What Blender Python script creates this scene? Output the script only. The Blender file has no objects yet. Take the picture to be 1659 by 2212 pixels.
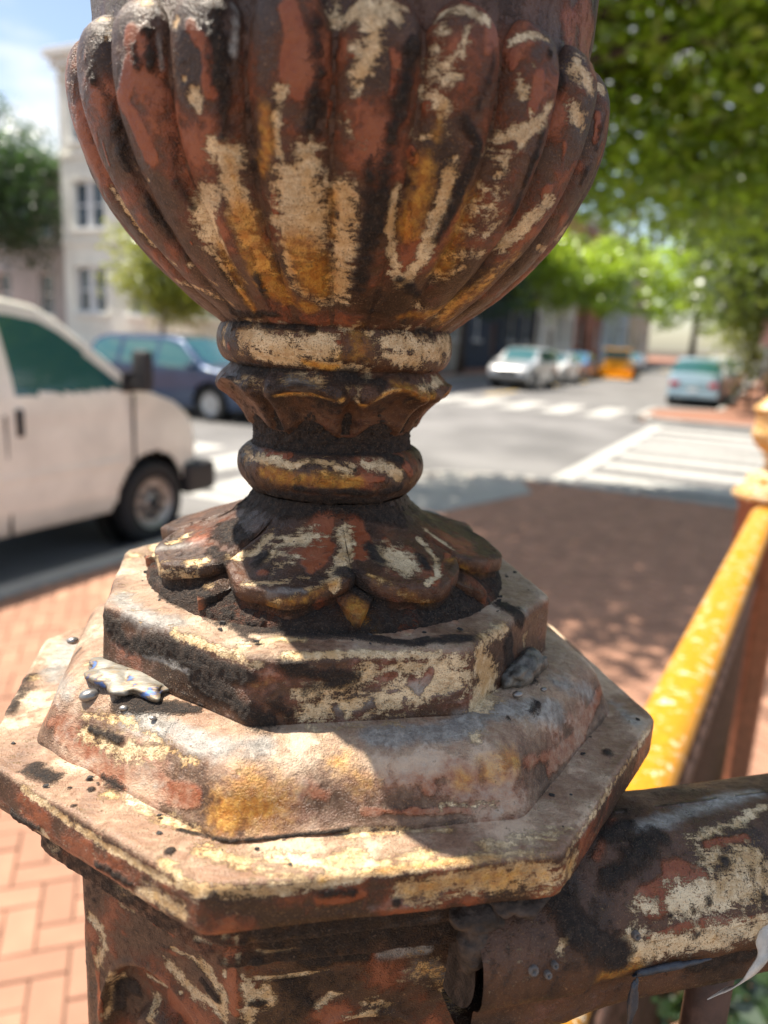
import bpy, math, random
import numpy as np
from mathutils import Matrix, Vector
random.seed(7)
rng = np.random.default_rng(11)
SC = bpy.context.scene
COL = SC.collection
R = math.radians
EYE = 1.85

# ------------------------------------------------------------------ camera
cam_d = bpy.data.cameras.new('camera')
cam = bpy.data.objects.new('camera', cam_d)
COL.objects.link(cam)
cam.location = (0, 0, EYE)
cam.matrix_world = Matrix.Translation((0, 0, EYE)) @ Matrix.Rotation(R(90 - 13), 4, 'X') @ Matrix.Rotation(R(3), 4, 'Z')
cam_d.sensor_fit = 'VERTICAL'
cam_d.sensor_height = 24
cam_d.lens = 24 * 1671 / 2212
cam_d.clip_start = 0.02
cam_d.clip_end = 900
cam_d.dof.use_dof = True
cam_d.dof.focus_distance = 0.275
cam_d.dof.aperture_fstop = 5.0
SC.camera = cam

# ------------------------------------------------------------------ world, sun, exposure
SUN_EL = 65
TO_SUN = Vector((-0.94 * math.cos(R(SUN_EL)), 0.342 * math.cos(R(SUN_EL)), math.sin(R(SUN_EL))))
world = bpy.data.worlds.new('World')
SC.world = world
world.use_nodes = True
wn = world.node_tree
wn.nodes.clear()
w_out = wn.nodes.new('ShaderNodeOutputWorld')
w_bg = wn.nodes.new('ShaderNodeBackground')
w_sky = wn.nodes.new('ShaderNodeTexSky')
w_sky.sky_type = 'NISHITA'
w_sky.sun_disc = False
w_sky.sun_elevation = R(SUN_EL)
w_sky.sun_rotation = math.atan2(TO_SUN.x, TO_SUN.y)
w_sky.altitude = 50
w_sky.dust_density = 1.0
w_tc = wn.nodes.new('ShaderNodeTexCoord')
w_map = wn.nodes.new('ShaderNodeMapping')
w_map.inputs['Scale'].default_value = (1.0, 1.0, 2.6)
w_map.inputs['Location'].default_value = (0.35, 0.1, 0.45)
w_no = wn.nodes.new('ShaderNodeTexNoise')
w_no.inputs['Scale'].default_value = 2.3
w_no.inputs['Detail'].default_value = 7
w_no.inputs['Roughness'].default_value = 0.55
w_mr = wn.nodes.new('ShaderNodeMapRange')
w_mr.interpolation_type = 'SMOOTHSTEP'
w_mr.inputs['From Min'].default_value = 0.47
w_mr.inputs['From Max'].default_value = 0.66
w_mix = wn.nodes.new('ShaderNodeMix')
w_mix.data_type = 'RGBA'
w_mix.inputs[7].default_value = (6.0, 6.2, 6.5, 1)
wn.links.new(w_tc.outputs['Generated'], w_map.inputs['Vector'])
wn.links.new(w_map.outputs['Vector'], w_no.inputs['Vector'])
wn.links.new(w_no.outputs['Fac'], w_mr.inputs['Value'])
wn.links.new(w_mr.outputs['Result'], w_mix.inputs[0])
wn.links.new(w_sky.outputs['Color'], w_mix.inputs[6])
wn.links.new(w_mix.outputs[2], w_bg.inputs['Color'])
w_bg.inputs['Strength'].default_value = 0.09
wn.links.new(w_bg.outputs['Background'], w_out.inputs['Surface'])

sun_d = bpy.data.lights.new('sun', 'SUN')
sun_d.energy = 4.9
sun_d.angle = R(0.55)
sun_d.color = (1.0, 0.935, 0.835)
sun = bpy.data.objects.new('sun', sun_d)
sun.rotation_euler = TO_SUN.to_track_quat('Z', 'Y').to_euler()
sun.location = (-6, 2, 14)
COL.objects.link(sun)

SC.view_settings.view_transform = 'Standard'
SC.view_settings.look = 'None'
SC.view_settings.exposure = 1.18
SC.view_settings.gamma = 1
SC.view_settings.use_white_balance = True      # the phone balanced for shade
SC.view_settings.white_balance_temperature = 6950
SC.render.engine = 'CYCLES'
SC.cycles.max_bounces = 6
SC.cycles.diffuse_bounces = 3
SC.cycles.glossy_bounces = 3
SC.cycles.transmission_bounces = 3

# ------------------------------------------------------------------ helpers
AZ = R(26.5)                                   # direction of the street we look along
A2 = np.array([math.sin(AZ), math.cos(AZ)])    # along that street, away from the camera
B2 = np.array([math.cos(AZ), -math.sin(AZ)])   # across it, to the right
ROAD_Z = -0.12


def W(p, q, z=0.0):
    v = p * B2 + q * A2
    return Vector((v[0], v[1], z))


def mesh(name, V, F, mat=None, parent=None, smooth=False, attrs=None, matidx=None):
    me = bpy.data.meshes.new(name)
    V = np.asarray(V, np.float32).reshape(-1, 3)
    if isinstance(F, np.ndarray):
        k = F.shape[1]
        me.vertices.add(len(V))
        me.vertices.foreach_set('co', V.ravel())
        me.loops.add(F.size)
        me.loops.foreach_set('vertex_index', F.astype(np.int32).ravel())
        me.polygons.add(len(F))
        me.polygons.foreach_set('loop_start', np.arange(0, F.size, k, dtype=np.int32))
        me.update(calc_edges=True)
    else:
        me.from_pydata([tuple(map(float, v)) for v in V], [], F)
    if smooth:
        me.polygons.foreach_set('use_smooth', np.ones(len(me.polygons), dtype=bool))
    if attrs:
        for k, v in attrs.items():
            a = me.attributes.new(k, 'FLOAT', 'POINT')
            a.data.foreach_set('value', np.asarray(v, np.float32))
    if mat:
        me.materials.append(mat)
    o = bpy.data.objects.new(name, me)
    COL.objects.link(o)
    if parent:
        o.parent = parent
    return o


def empty(name, loc=(0, 0, 0), rz=0.0, label=None, cat=None, group=None):
    o = bpy.data.objects.new(name, None)
    o.location = loc
    o.rotation_euler = (0, 0, rz)
    o.empty_display_size = 0.1
    COL.objects.link(o)
    tag(o, label, cat, group)
    return o


def tag(o, label=None, cat=None, group=None, kind=None):
    if label: o['label'] = label
    if cat: o['category'] = cat
    if group: o['group'] = group
    if kind: o['kind'] = kind
    return o


def gridF(nu, nv, cu=False, cv=False):
    """quads of a grid whose vertex index is i * nv + j"""
    i = np.arange(nu if cu else nu - 1)
    j = np.arange(nv if cv else nv - 1)
    I, J = np.meshgrid(i, j, indexing='ij')
    I2 = (I + 1) % nu
    J2 = (J + 1) % nv
    return np.stack([I * nv + J, I2 * nv + J, I2 * nv + J2, I * nv + J2], -1).reshape(-1, 4)


def _hash(ix, iy, iz, seed):
    h = (ix * 374761393 + iy * 668265263 + iz * 2147483647 + seed * 974634777) & 0xFFFFFFFF
    h = ((h ^ (h >> 13)) * 1274126177) & 0xFFFFFFFF
    h = (h ^ (h >> 16)) & 0xFFFFFFFF
    return h.astype(np.float64) / 0xFFFFFFFF


def vnoise(P, scale, seed=0):
    p = np.asarray(P, np.float64) * scale + 1000.0
    i = np.floor(p).astype(np.int64)
    f = p - i
    f = f * f * (3 - 2 * f)
    out = 0
    for dx in (0, 1):
        for dy in (0, 1):
            for dz in (0, 1):
                w = (f[..., 0] if dx else 1 - f[..., 0]) * (f[..., 1] if dy else 1 - f[..., 1]) * (f[..., 2] if dz else 1 - f[..., 2])
                out = out + w * _hash(i[..., 0] + dx, i[..., 1] + dy, i[..., 2] + dz, seed)
    return out * 2 - 1


def fbm(P, scale, seed=0, octv=3):
    s = 0; a = 1
    for k in range(octv):
        s = s + a * vnoise(P, scale * 2 ** k, seed + k)
        a *= 0.5
    return s


def box(V, F, c, s, M=None):
    """append a box (centre, size) to vertex / face lists"""
    n = len(V)
    for dz in (-.5, .5):
        for dx, dy in ((-.5, -.5), (.5, -.5), (.5, .5), (-.5, .5)):
            v = Vector((c[0] + dx * s[0], c[1] + dy * s[1], c[2] + dz * s[2]))
            V.append(tuple(M @ v if M else v))
    for f in ((3, 2, 1, 0), (4, 5, 6, 7), (0, 1, 5, 4), (1, 2, 6, 5), (2, 3, 7, 6), (3, 0, 4, 7)):
        F.append(tuple(n + i for i in f))


def boxes(name, lst, mat, parent=None, bevel=0.0, M=None):
    V, F = [], []
    for c, s in lst:
        box(V, F, c, s, M)
    o = mesh(name, V, F, mat, parent)
    if bevel:
        m = o.modifiers.new('bevel', 'BEVEL')
        m.width = bevel
        m.segments = 2
    return o


def tube(V, F, pts, rad, n=8, cap=True):
    pts = [Vector(p) for p in pts]
    base = len(V)
    for k, p in enumerate(pts):
        d = (pts[min(k + 1, len(pts) - 1)] - pts[max(k - 1, 0)]).normalized()
        u = d.orthogonal().normalized() if abs(d.z) < .99 else Vector((1, 0, 0))
        if abs(d.z) < .9:
            u = d.cross(Vector((0, 0, 1))).normalized()
        else:
            u = Vector((1, 0, 0)); u = (u - d * u.dot(d)).normalized()
        v = d.cross(u)
        r = rad[k] if hasattr(rad, '__len__') else rad
        for i in range(n):
            a = 2 * math.pi * i / n
            V.append(tuple(p + (u * math.cos(a) + v * math.sin(a)) * r))
    for k in range(len(pts) - 1):
        for i in range(n):
            j = (i + 1) % n
            F.append((base + k * n + i, base + k * n + j, base + (k + 1) * n + j, base + (k + 1) * n + i))
    if cap:
        F.append(tuple(base + i for i in reversed(range(n))))
        F.append(tuple(base + (len(pts) - 1) * n + i for i in range(n)))


def lathe(prof, n=24):
    """prof: (r, z) list -> V, F closed revolve"""
    prof = np.asarray(prof, float)
    th = np.linspace(0, 2 * np.pi, n, endpoint=False)
    P = np.stack([prof[None, :, 0] * np.sin(th)[:, None], -prof[None, :, 0] * np.cos(th)[:, None], np.repeat(prof[None, :, 1], n, 0)], -1)
    return P.reshape(-1, 3), gridF(n, len(prof), cu=True)


def interp_profile(pts, n):
    """smooth resampling of a polyline by chord length (Catmull-Rom)"""
    p = np.asarray(pts, float)
    d = np.r_[0, np.cumsum(np.linalg.norm(np.diff(p, axis=0), axis=1))]
    t = np.linspace(0, d[-1], n)
    m = np.gradient(p, d, axis=0)
    k = np.clip(np.searchsorted(d, t, side='right') - 1, 0, len(d) - 2)
    h = (d[k + 1] - d[k])[:, None]
    s = ((t - d[k])[:, None]) / h
    h00 = 2 * s**3 - 3 * s**2 + 1; h10 = s**3 - 2 * s**2 + s; h01 = -2 * s**3 + 3 * s**2; h11 = s**3 - s**2
    return h00 * p[k] + h10 * h * m[k] + h01 * p[k + 1] + h11 * h * m[k + 1]


# ------------------------------------------------------------------ material helpers
class NT:
    def __init__(self, name):
        self.m = bpy.data.materials.new(name)
        self.m.use_nodes = True
        self.t = self.m.node_tree
        self.t.nodes.clear()
        self.out = self.t.nodes.new('ShaderNodeOutputMaterial')
        self.co = self.n('ShaderNodeTexCoord').outputs['Object']

    def n(self, typ, ins=None, **props):
        nd = self.t.nodes.new(typ)
        for k, v in props.items():
            setattr(nd, k, v)
        for k, v in (ins or {}).items():
            self.set(nd.inputs[k], v)
        return nd

    def set(self, sock, v):
        if isinstance(v, bpy.types.NodeSocket):
            self.t.links.new(v, sock)
        else:
            if isinstance(v, (tuple, list)) and len(v) == 3 and sock.type == 'RGBA':
                v = (*v, 1)
            sock.default_value = v

    def noise(self, scale, detail=4, rough=.6, vec=None, col=False):
        nd = self.n('ShaderNodeTexNoise', {'Vector': vec or self.co, 'Scale': scale, 'Detail': detail, 'Roughness': rough})
        return nd.outputs['Color' if col else 'Fac']

    def map(self, scale, loc=(0, 0, 0), rot=(0, 0, 0), vec=None):
        return self.n('ShaderNodeMapping', {'Vector': vec or self.co, 'Scale': scale, 'Location': loc, 'Rotation': rot}).outputs[0]

    def math(self, op, a, b=0.0, c=0.0, clamp=False):
        nd = self.n('ShaderNodeMath', {0: a, 1: b, 2: c}, operation=op, use_clamp=clamp)
        return nd.outputs[0]

    def add(self, *xs):
        r = xs[0]
        for x in xs[1:]:
            r = self.math('ADD', r, x)
        return r

    def mul(self, a, b):
        return self.math('MULTIPLY', a, b)

    def amp(self, n, k):            # (n - .5) * k
        return self.math('MULTIPLY_ADD', n, k, -.5 * k)

    def ss(self, x, lo=.42, hi=.58, to0=0.0, to1=1.0):
        return self.n('ShaderNodeMapRange', {'Value': x, 'From Min': lo, 'From Max': hi, 'To Min': to0, 'To Max': to1}, interpolation_type='SMOOTHSTEP').outputs[0]

    def mix(self, f, a, b, blend='MIX'):
        nd = self.n('ShaderNodeMix', data_type='RGBA', blend_type=blend)
        self.set(nd.inputs[0], f); self.set(nd.inputs[6], a); self.set(nd.inputs[7], b)
        return nd.outputs[2]

    def mixf(self, f, a, b):
        nd = self.n('ShaderNodeMix', data_type='FLOAT')
        self.set(nd.inputs[0], f); self.set(nd.inputs[2], a); self.set(nd.inputs[3], b)
        return nd.outputs[0]

    def attr(self, name):
        return self.n('ShaderNodeAttribute', attribute_name=name).outputs['Fac']

    def bump(self, h, strength=.5, dist=.001):
        return self.n('ShaderNodeBump', {'Height': h, 'Strength': strength, 'Distance': dist}).outputs[0]

    def bsdf(self, **ins):
        nd = self.n('ShaderNodeBsdfPrincipled', {k.replace('_', ' '): v for k, v in ins.items()})
        self.t.links.new(nd.outputs[0], self.out.inputs['Surface'])
        return nd


def simple(name, col, rough=.6, metal=0.0, var=.15, scale=6.0, bump=0.0, bscale=None, spec=.5, coat=0.0):
    t = NT(name)
    n1 = t.noise(scale, 5, .6)
    f = t.ss(n1, .3, .7, 1 - var, 1 + var)
    c = t.mix(1.0, (*col,), t.n('ShaderNodeCombineColor', {0: f, 1: f, 2: f}).outputs[0], 'MULTIPLY')
    kw = dict(Base_Color=c, Roughness=t.ss(n1, .3, .7, max(.02, rough - .08), min(1, rough + .08)), Metallic=metal)
    if bump:
        kw['Normal'] = t.bump(t.noise(bscale or scale * 8, 4, .6), .6, bump)
    b = t.bsdf(**kw)
    b.inputs['Specular IOR Level'].default_value = spec
    b.inputs['Coat Weight'].default_value = coat
    b.inputs['Coat Roughness'].default_value = .06
    return t.m

# ================================================================== the iron newel post
AX = np.array([-0.0232, 0.3225])        # its axis on the pavement
OCT = R(12.5)                           # one face of the octagon looks this way

# worn paint, plus a sunlit lip and edge highlights painted in as cream: capsules (kind, start xyz, end xyz, radius, strength) in the post's own metres
STROKES = []
STROKES = [
    ('cream', -0.0697, -0.0632, 1.9379, -0.0629, -0.0648, 1.9403, 0.0021, 0.75), ('cream', -0.0629, -0.0648, 1.9403, -0.0500, -0.0810, 1.9363, 0.0020, 0.75),
    ('cream', -0.0665, -0.0653, 1.9350, -0.0664, -0.0676, 1.9304, 0.0017, 0.5), ('grey', -0.0478, -0.0805, 1.9358, -0.0466, -0.0832, 1.9262, 0.0010, 0.6),
    ('grey', -0.0466, -0.0832, 1.9262, -0.0458, -0.0823, 1.9197, 0.0010, 0.6), ('grey', -0.0239, -0.0909, 1.9331, -0.0231, -0.0921, 1.9273, 0.0016, 0.7),
    ('grey', -0.0231, -0.0921, 1.9273, -0.0239, -0.0930, 1.9215, 0.0016, 0.7), ('cream', -0.0403, -0.0894, 1.9289, -0.0403, -0.0894, 1.9289, 0.0021, 0.8),
    ('cream', -0.0349, -0.0899, 1.9103, -0.0349, -0.0899, 1.9103, 0.0030, 0.85), ('cream', -0.0379, -0.0895, 1.9151, -0.0379, -0.0895, 1.9151, 0.0011, 0.7),
    ('cream', -0.0548, -0.0679, 1.8921, -0.0548, -0.0679, 1.8921, 0.0012, 0.7), ('cream', 0.0109, -0.0965, 1.9331, 0.0144, -0.0980, 1.9280, 0.0040, 0.8),
    ('cream', 0.0144, -0.0980, 1.9280, 0.0136, -0.0979, 1.9232, 0.0041, 0.8), ('cream', 0.0093, -0.0974, 1.9226, 0.0111, -0.0973, 1.9179, 0.0030, 0.65),
    ('cream', 0.0111, -0.0973, 1.9179, 0.0101, -0.0959, 1.9133, 0.0030, 0.65), ('cream', -0.0292, -0.0863, 1.8977, -0.0252, -0.0862, 1.8968, 0.0036, 0.95),
    ('cream', -0.0266, -0.0850, 1.8948, -0.0257, -0.0801, 1.8869, 0.0045, 0.9), ('cream', -0.0257, -0.0801, 1.8869, -0.0236, -0.0751, 1.8796, 0.0046, 0.9),
    ('cream', -0.0336, -0.0774, 1.8875, -0.0375, -0.0688, 1.8827, 0.0047, 0.9), ('cream', -0.0375, -0.0688, 1.8827, -0.0348, -0.0639, 1.8755, 0.0049, 0.9),
    ('cream', -0.0345, -0.0650, 1.8773, -0.0312, -0.0590, 1.8699, 0.0045, 0.58), ('cream', -0.0312, -0.0590, 1.8699, -0.0282, -0.0532, 1.8640, 0.0047, 0.58),
    ('cream', -0.0240, -0.0725, 1.8769, -0.0208, -0.0687, 1.8727, 0.0039, 0.85), ('cream', -0.0208, -0.0687, 1.8727, -0.0188, -0.0649, 1.8688, 0.0040, 0.85),
    ('ochre', -0.0245, -0.0768, 1.8817, -0.0211, -0.0671, 1.8710, 0.0052, 0.9), ('ochre', -0.0211, -0.0671, 1.8710, -0.0159, -0.0567, 1.8611, 0.0055, 0.9),
    ('ochre', -0.0264, -0.0856, 1.8958, -0.0241, -0.0789, 1.8848, 0.0033, 0.55), ('ochre', -0.0337, -0.0629, 1.8745, -0.0290, -0.0528, 1.8640, 0.0042, 0.6),
    ('cream', -0.0037, -0.0903, 1.8970, -0.0045, -0.0865, 1.8902, 0.0048, 0.95), ('cream', -0.0069, -0.0863, 1.8901, -0.0043, -0.0811, 1.8826, 0.0082, 0.95),
    ('cream', -0.0043, -0.0811, 1.8826, -0.0061, -0.0747, 1.8758, 0.0085, 0.95), ('cream', 0.0065, -0.0843, 1.8894, 0.0071, -0.0784, 1.8807, 0.0046, 0.9),
    ('cream', 0.0071, -0.0784, 1.8807, 0.0063, -0.0712, 1.8726, 0.0047, 0.9), ('cream', 0.0063, -0.0712, 1.8726, 0.0047, -0.0611, 1.8639, 0.0049, 0.9),
    ('cream', -0.0132, -0.0781, 1.8809, -0.0109, -0.0770, 1.8788, 0.0034, 0.8), ('cream', -0.0116, -0.0708, 1.8729, -0.0109, -0.0654, 1.8673, 0.0027, 0.8),
    ('cream', -0.0086, -0.0614, 1.8632, 0.0003, -0.0549, 1.8587, 0.0042, 0.7), ('cream', 0.0003, -0.0549, 1.8587, 0.0073, -0.0583, 1.8609, 0.0042, 0.7),
    ('ochre', -0.0068, -0.0736, 1.8747, -0.0034, -0.0683, 1.8693, 0.0061, 1), ('ochre', -0.0034, -0.0683, 1.8693, -0.0026, -0.0620, 1.8635, 0.0063, 1),
    ('ochre', 0.0034, -0.0822, 1.8885, 0.0032, -0.0742, 1.8781, 0.0034, 0.6), ('ochre', -0.0060, -0.0532, 1.8571, -0.0060, -0.0532, 1.8571, 0.0043, 0.9),
    ('ochre', -0.0198, -0.0584, 1.8628, -0.0135, -0.0547, 1.8600, 0.0038, 0.95), ('cream', -0.0101, -0.0958, 1.9119, -0.0120, -0.0936, 1.9063, 0.0021, 0.75),
    ('cream', -0.0120, -0.0936, 1.9063, -0.0116, -0.0915, 1.9006, 0.0022, 0.75), ('ochre', -0.0149, -0.0932, 1.9073, -0.0141, -0.0902, 1.8997, 0.0031, 0.75),
    ('ochre', -0.0141, -0.0902, 1.8997, -0.0165, -0.0853, 1.8936, 0.0032, 0.75), ('cream', -0.0117, -0.0906, 1.8987, -0.0101, -0.0890, 1.8948, 0.0020, 0.7),
    ('cream', 0.0058, -0.0922, 1.9060, 0.0105, -0.0916, 1.9006, 0.0023, 0.55), ('cream', 0.0105, -0.0916, 1.9006, 0.0128, -0.0917, 1.9007, 0.0023, 0.55),
    ('cream', -0.0741, -0.0436, 1.8923, -0.0695, -0.0413, 1.8850, 0.0017, 0.75), ('cream', -0.0695, -0.0413, 1.8850, -0.0636, -0.0379, 1.8770, 0.0018, 0.75),
    ('cream', -0.0636, -0.0379, 1.8770, -0.0536, -0.0432, 1.8695, 0.0018, 0.75), ('cream', -0.0581, -0.0269, 1.8648, -0.0446, -0.0394, 1.8612, 0.0022, 0.7),
    ('cream', -0.0446, -0.0394, 1.8612, -0.0347, -0.0416, 1.8574, 0.0022, 0.7), ('cream', -0.0468, -0.0477, 1.8688, -0.0382, -0.0485, 1.8631, 0.0014, 0.7),
    ('cream', -0.0373, -0.0644, 1.8760, -0.0326, -0.0550, 1.8656, 0.0013, 0.75), ('cream', -0.0326, -0.0550, 1.8656, -0.0267, -0.0458, 1.8570, 0.0013, 0.75),
    ('ochre', -0.0294, -0.0506, 1.8614, -0.0250, -0.0429, 1.8544, 0.0016, 0.8), ('red', -0.0556, -0.0819, 1.9288, -0.0511, -0.0837, 1.9232, 0.0032, 0.95),
    ('red', -0.0511, -0.0837, 1.9232, -0.0597, -0.0759, 1.9129, 0.0032, 0.95), ('red', -0.0597, -0.0759, 1.9129, -0.0555, -0.0765, 1.9063, 0.0033, 0.95),
    ('red', -0.0555, -0.0765, 1.9063, -0.0521, -0.0744, 1.8980, 0.0033, 0.95), ('red', -0.0351, -0.0925, 1.9271, -0.0304, -0.0937, 1.9210, 0.0030, 0.95),
    ('red', -0.0304, -0.0937, 1.9210, -0.0297, -0.0919, 1.9120, 0.0030, 0.95), ('red', -0.0430, -0.0803, 1.9082, -0.0388, -0.0830, 1.9001, 0.0015, 0.7),
    ('red', -0.0085, -0.0986, 1.9305, -0.0062, -0.0988, 1.9239, 0.0029, 0.95), ('red', -0.0062, -0.0988, 1.9239, -0.0078, -0.0975, 1.9169, 0.0030, 0.95),
    ('red', -0.0078, -0.0975, 1.9169, -0.0051, -0.0963, 1.9125, 0.0030, 0.95), ('red', 0.0028, -0.0918, 1.9105, 0.0018, -0.0907, 1.9045, 0.0011, 0.7),
    ('red', -0.0136, -0.0848, 1.8900, -0.0137, -0.0791, 1.8825, 0.0015, 0.8), ('red', -0.0710, -0.0606, 1.9035, -0.0702, -0.0581, 1.8980, 0.0013, 0.7),
    ('red', 0.0058, -0.0951, 1.9247, 0.0099, -0.0974, 1.9202, 0.0022, 0.6), ('red', 0.0190, -0.0969, 1.9223, 0.0205, -0.0948, 1.9146, 0.0019, 0.75),
    ('red', 0.0108, -0.0954, 1.9110, 0.0104, -0.0936, 1.9053, 0.0014, 0.6), ('red', -0.0434, -0.0610, 1.8751, -0.0434, -0.0610, 1.8751, 0.0009, 0.9),
    ('red', -0.0720, -0.0655, 1.9336, -0.0742, -0.0655, 1.9252, 0.0018, 0.6), ('dark', -0.0492, -0.0838, 1.9284, -0.0484, -0.0832, 1.9193, 0.0023, 0.688),
    ('dark', -0.0282, -0.0937, 1.9309, -0.0281, -0.0940, 1.9210, 0.0030, 0.6192), ('dark', -0.0281, -0.0940, 1.9210, -0.0265, -0.0912, 1.9093, 0.0031, 0.6192),
    ('dark', -0.0265, -0.0912, 1.9093, -0.0270, -0.0886, 1.9016, 0.0031, 0.6192), ('dark', -0.0016, -0.0980, 1.9272, -0.0003, -0.0966, 1.9166, 0.0032, 0.645),
    ('dark', -0.0003, -0.0966, 1.9166, -0.0025, -0.0925, 1.9029, 0.0033, 0.645), ('dark', -0.0719, -0.0669, 1.9221, -0.0657, -0.0677, 1.9137, 0.0028, 0.602),
    ('dark', -0.0657, -0.0677, 1.9137, -0.0633, -0.0630, 1.8974, 0.0028, 0.602), ('dark', -0.0603, -0.0608, 1.8920, -0.0549, -0.0573, 1.8835, 0.0039, 0.516),
    ('dark', -0.0549, -0.0573, 1.8835, -0.0475, -0.0502, 1.8718, 0.0041, 0.516), ('dark', -0.0435, -0.0787, 1.9008, -0.0446, -0.0750, 1.8931, 0.0033, 0.516),
    ('dark', -0.0446, -0.0750, 1.8931, -0.0408, -0.0708, 1.8853, 0.0034, 0.516), ('dark', 0.0135, -0.0892, 1.8959, 0.0155, -0.0822, 1.8863, 0.0029, 0.688),
    ('dark', 0.0155, -0.0822, 1.8863, 0.0133, -0.0714, 1.8729, 0.0031, 0.688), ('dark', 0.0133, -0.0714, 1.8729, 0.0107, -0.0614, 1.8642, 0.0033, 0.688),
    ('dark', -0.0536, -0.0831, 1.9243, -0.0525, -0.0831, 1.9192, 0.0020, 0.688), ('dark', -0.0220, -0.0613, 1.8657, -0.0198, -0.0492, 1.8566, 0.0020, 0.602),
    ('dark', -0.0344, -0.0359, 1.8548, -0.0179, -0.0470, 1.8547, 0.0025, 0.688), ('cream', 0.0033, -0.0917, 1.9314, 0.0098, -0.0968, 1.9312, 0.0032, 0.85),
    ('cream', 0.0098, -0.0968, 1.9312, 0.0162, -0.0968, 1.9329, 0.0031, 0.85), ('cream', 0.0162, -0.0968, 1.9329, 0.0198, -0.0965, 1.9309, 0.0031, 0.85),
    ('cream', 0.0145, -0.0981, 1.9274, 0.0142, -0.0978, 1.9230, 0.0035, 0.8), ('cream', 0.0142, -0.0978, 1.9230, 0.0128, -0.0976, 1.9202, 0.0035, 0.8),
    ('cream', 0.0128, -0.0976, 1.9202, 0.0109, -0.0971, 1.9170, 0.0035, 0.8), ('cream', 0.0100, -0.0962, 1.9140, 0.0100, -0.0962, 1.9140, 0.0018, 0.6),
    ('cream', 0.0312, -0.0888, 1.9337, 0.0373, -0.0889, 1.9354, 0.0025, 0.85), ('cream', 0.0373, -0.0889, 1.9354, 0.0439, -0.0867, 1.9351, 0.0025, 0.85),
    ('cream', 0.0323, -0.0910, 1.9311, 0.0305, -0.0912, 1.9264, 0.0029, 0.75), ('cream', 0.0386, -0.0909, 1.9306, 0.0380, -0.0914, 1.9234, 0.0021, 0.6),
    ('cream', 0.0299, -0.0903, 1.9200, 0.0358, -0.0910, 1.9186, 0.0036, 0.75), ('cream', 0.0277, -0.0880, 1.9143, 0.0337, -0.0896, 1.9122, 0.0033, 0.65),
    ('cream', 0.0337, -0.0896, 1.9122, 0.0345, -0.0883, 1.9086, 0.0033, 0.65), ('cream', 0.0257, -0.0868, 1.9051, 0.0301, -0.0867, 1.9038, 0.0022, 0.55),
    ('ochre', 0.0337, -0.0893, 1.9113, 0.0327, -0.0872, 1.9048, 0.0026, 0.6), ('cream', 0.0303, -0.0856, 1.9005, 0.0377, -0.0835, 1.8993, 0.0019, 0.55),
    ('cream', 0.0377, -0.0835, 1.8993, 0.0386, -0.0815, 1.8961, 0.0019, 0.55), ('cream', 0.0369, -0.0821, 1.8959, 0.0360, -0.0783, 1.8891, 0.0025, 0.95),
    ('cream', 0.0360, -0.0783, 1.8891, 0.0338, -0.0735, 1.8820, 0.0026, 0.95), ('cream', 0.0338, -0.0735, 1.8820, 0.0316, -0.0668, 1.8741, 0.0026, 0.95),
    ('cream', 0.0316, -0.0668, 1.8741, 0.0254, -0.0605, 1.8666, 0.0027, 0.95), ('cream', 0.0221, -0.0824, 1.8909, 0.0204, -0.0759, 1.8811, 0.0022, 0.85),
    ('cream', 0.0204, -0.0759, 1.8811, 0.0212, -0.0684, 1.8752, 0.0023, 0.85), ('cream', 0.0212, -0.0684, 1.8752, 0.0249, -0.0592, 1.8655, 0.0024, 0.85),
    ('ochre', 0.0300, -0.0844, 1.8977, 0.0289, -0.0805, 1.8905, 0.0046, 0.7), ('ochre', 0.0289, -0.0805, 1.8905, 0.0257, -0.0739, 1.8805, 0.0048, 0.7),
    ('red', 0.0254, -0.0853, 1.9009, 0.0267, -0.0839, 1.8987, 0.0017, 0.9), ('red', 0.0263, -0.0786, 1.8880, 0.0258, -0.0717, 1.8779, 0.0023, 0.6),
    ('cream', 0.0527, -0.0784, 1.9326, 0.0581, -0.0779, 1.9345, 0.0019, 0.8), ('cream', 0.0581, -0.0779, 1.9345, 0.0631, -0.0742, 1.9350, 0.0019, 0.8),
    ('cream', 0.0556, -0.0800, 1.9223, 0.0572, -0.0790, 1.9181, 0.0023, 0.75), ('cream', 0.0592, -0.0789, 1.9263, 0.0592, -0.0789, 1.9263, 0.0011, 0.6),
    ('cream', 0.0596, -0.0768, 1.9147, 0.0596, -0.0768, 1.9147, 0.0019, 0.6), ('cream', 0.0506, -0.0771, 1.9075, 0.0573, -0.0766, 1.9090, 0.0025, 0.85),
    ('cream', 0.0573, -0.0766, 1.9090, 0.0640, -0.0720, 1.9125, 0.0025, 0.85), ('cream', 0.0640, -0.0720, 1.9125, 0.0660, -0.0715, 1.9175, 0.0025, 0.85),
    ('cream', 0.0577, -0.0754, 1.9067, 0.0577, -0.0754, 1.9067, 0.0035, 0.8), ('cream', 0.0489, -0.0758, 1.9030, 0.0536, -0.0751, 1.9018, 0.0039, 0.7),
    ('cream', 0.0536, -0.0751, 1.9018, 0.0524, -0.0738, 1.8982, 0.0040, 0.7), ('cream', 0.0483, -0.0724, 1.8939, 0.0551, -0.0699, 1.8936, 0.0032, 0.6),
    ('cream', 0.0443, -0.0695, 1.8887, 0.0512, -0.0671, 1.8871, 0.0049, 0.65), ('cream', 0.0419, -0.0664, 1.8833, 0.0508, -0.0635, 1.8830, 0.0038, 0.65),
    ('cream', 0.0508, -0.0635, 1.8830, 0.0550, -0.0625, 1.8856, 0.0038, 0.65), ('cream', 0.0387, -0.0605, 1.8751, 0.0454, -0.0609, 1.8766, 0.0039, 0.6),
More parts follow.
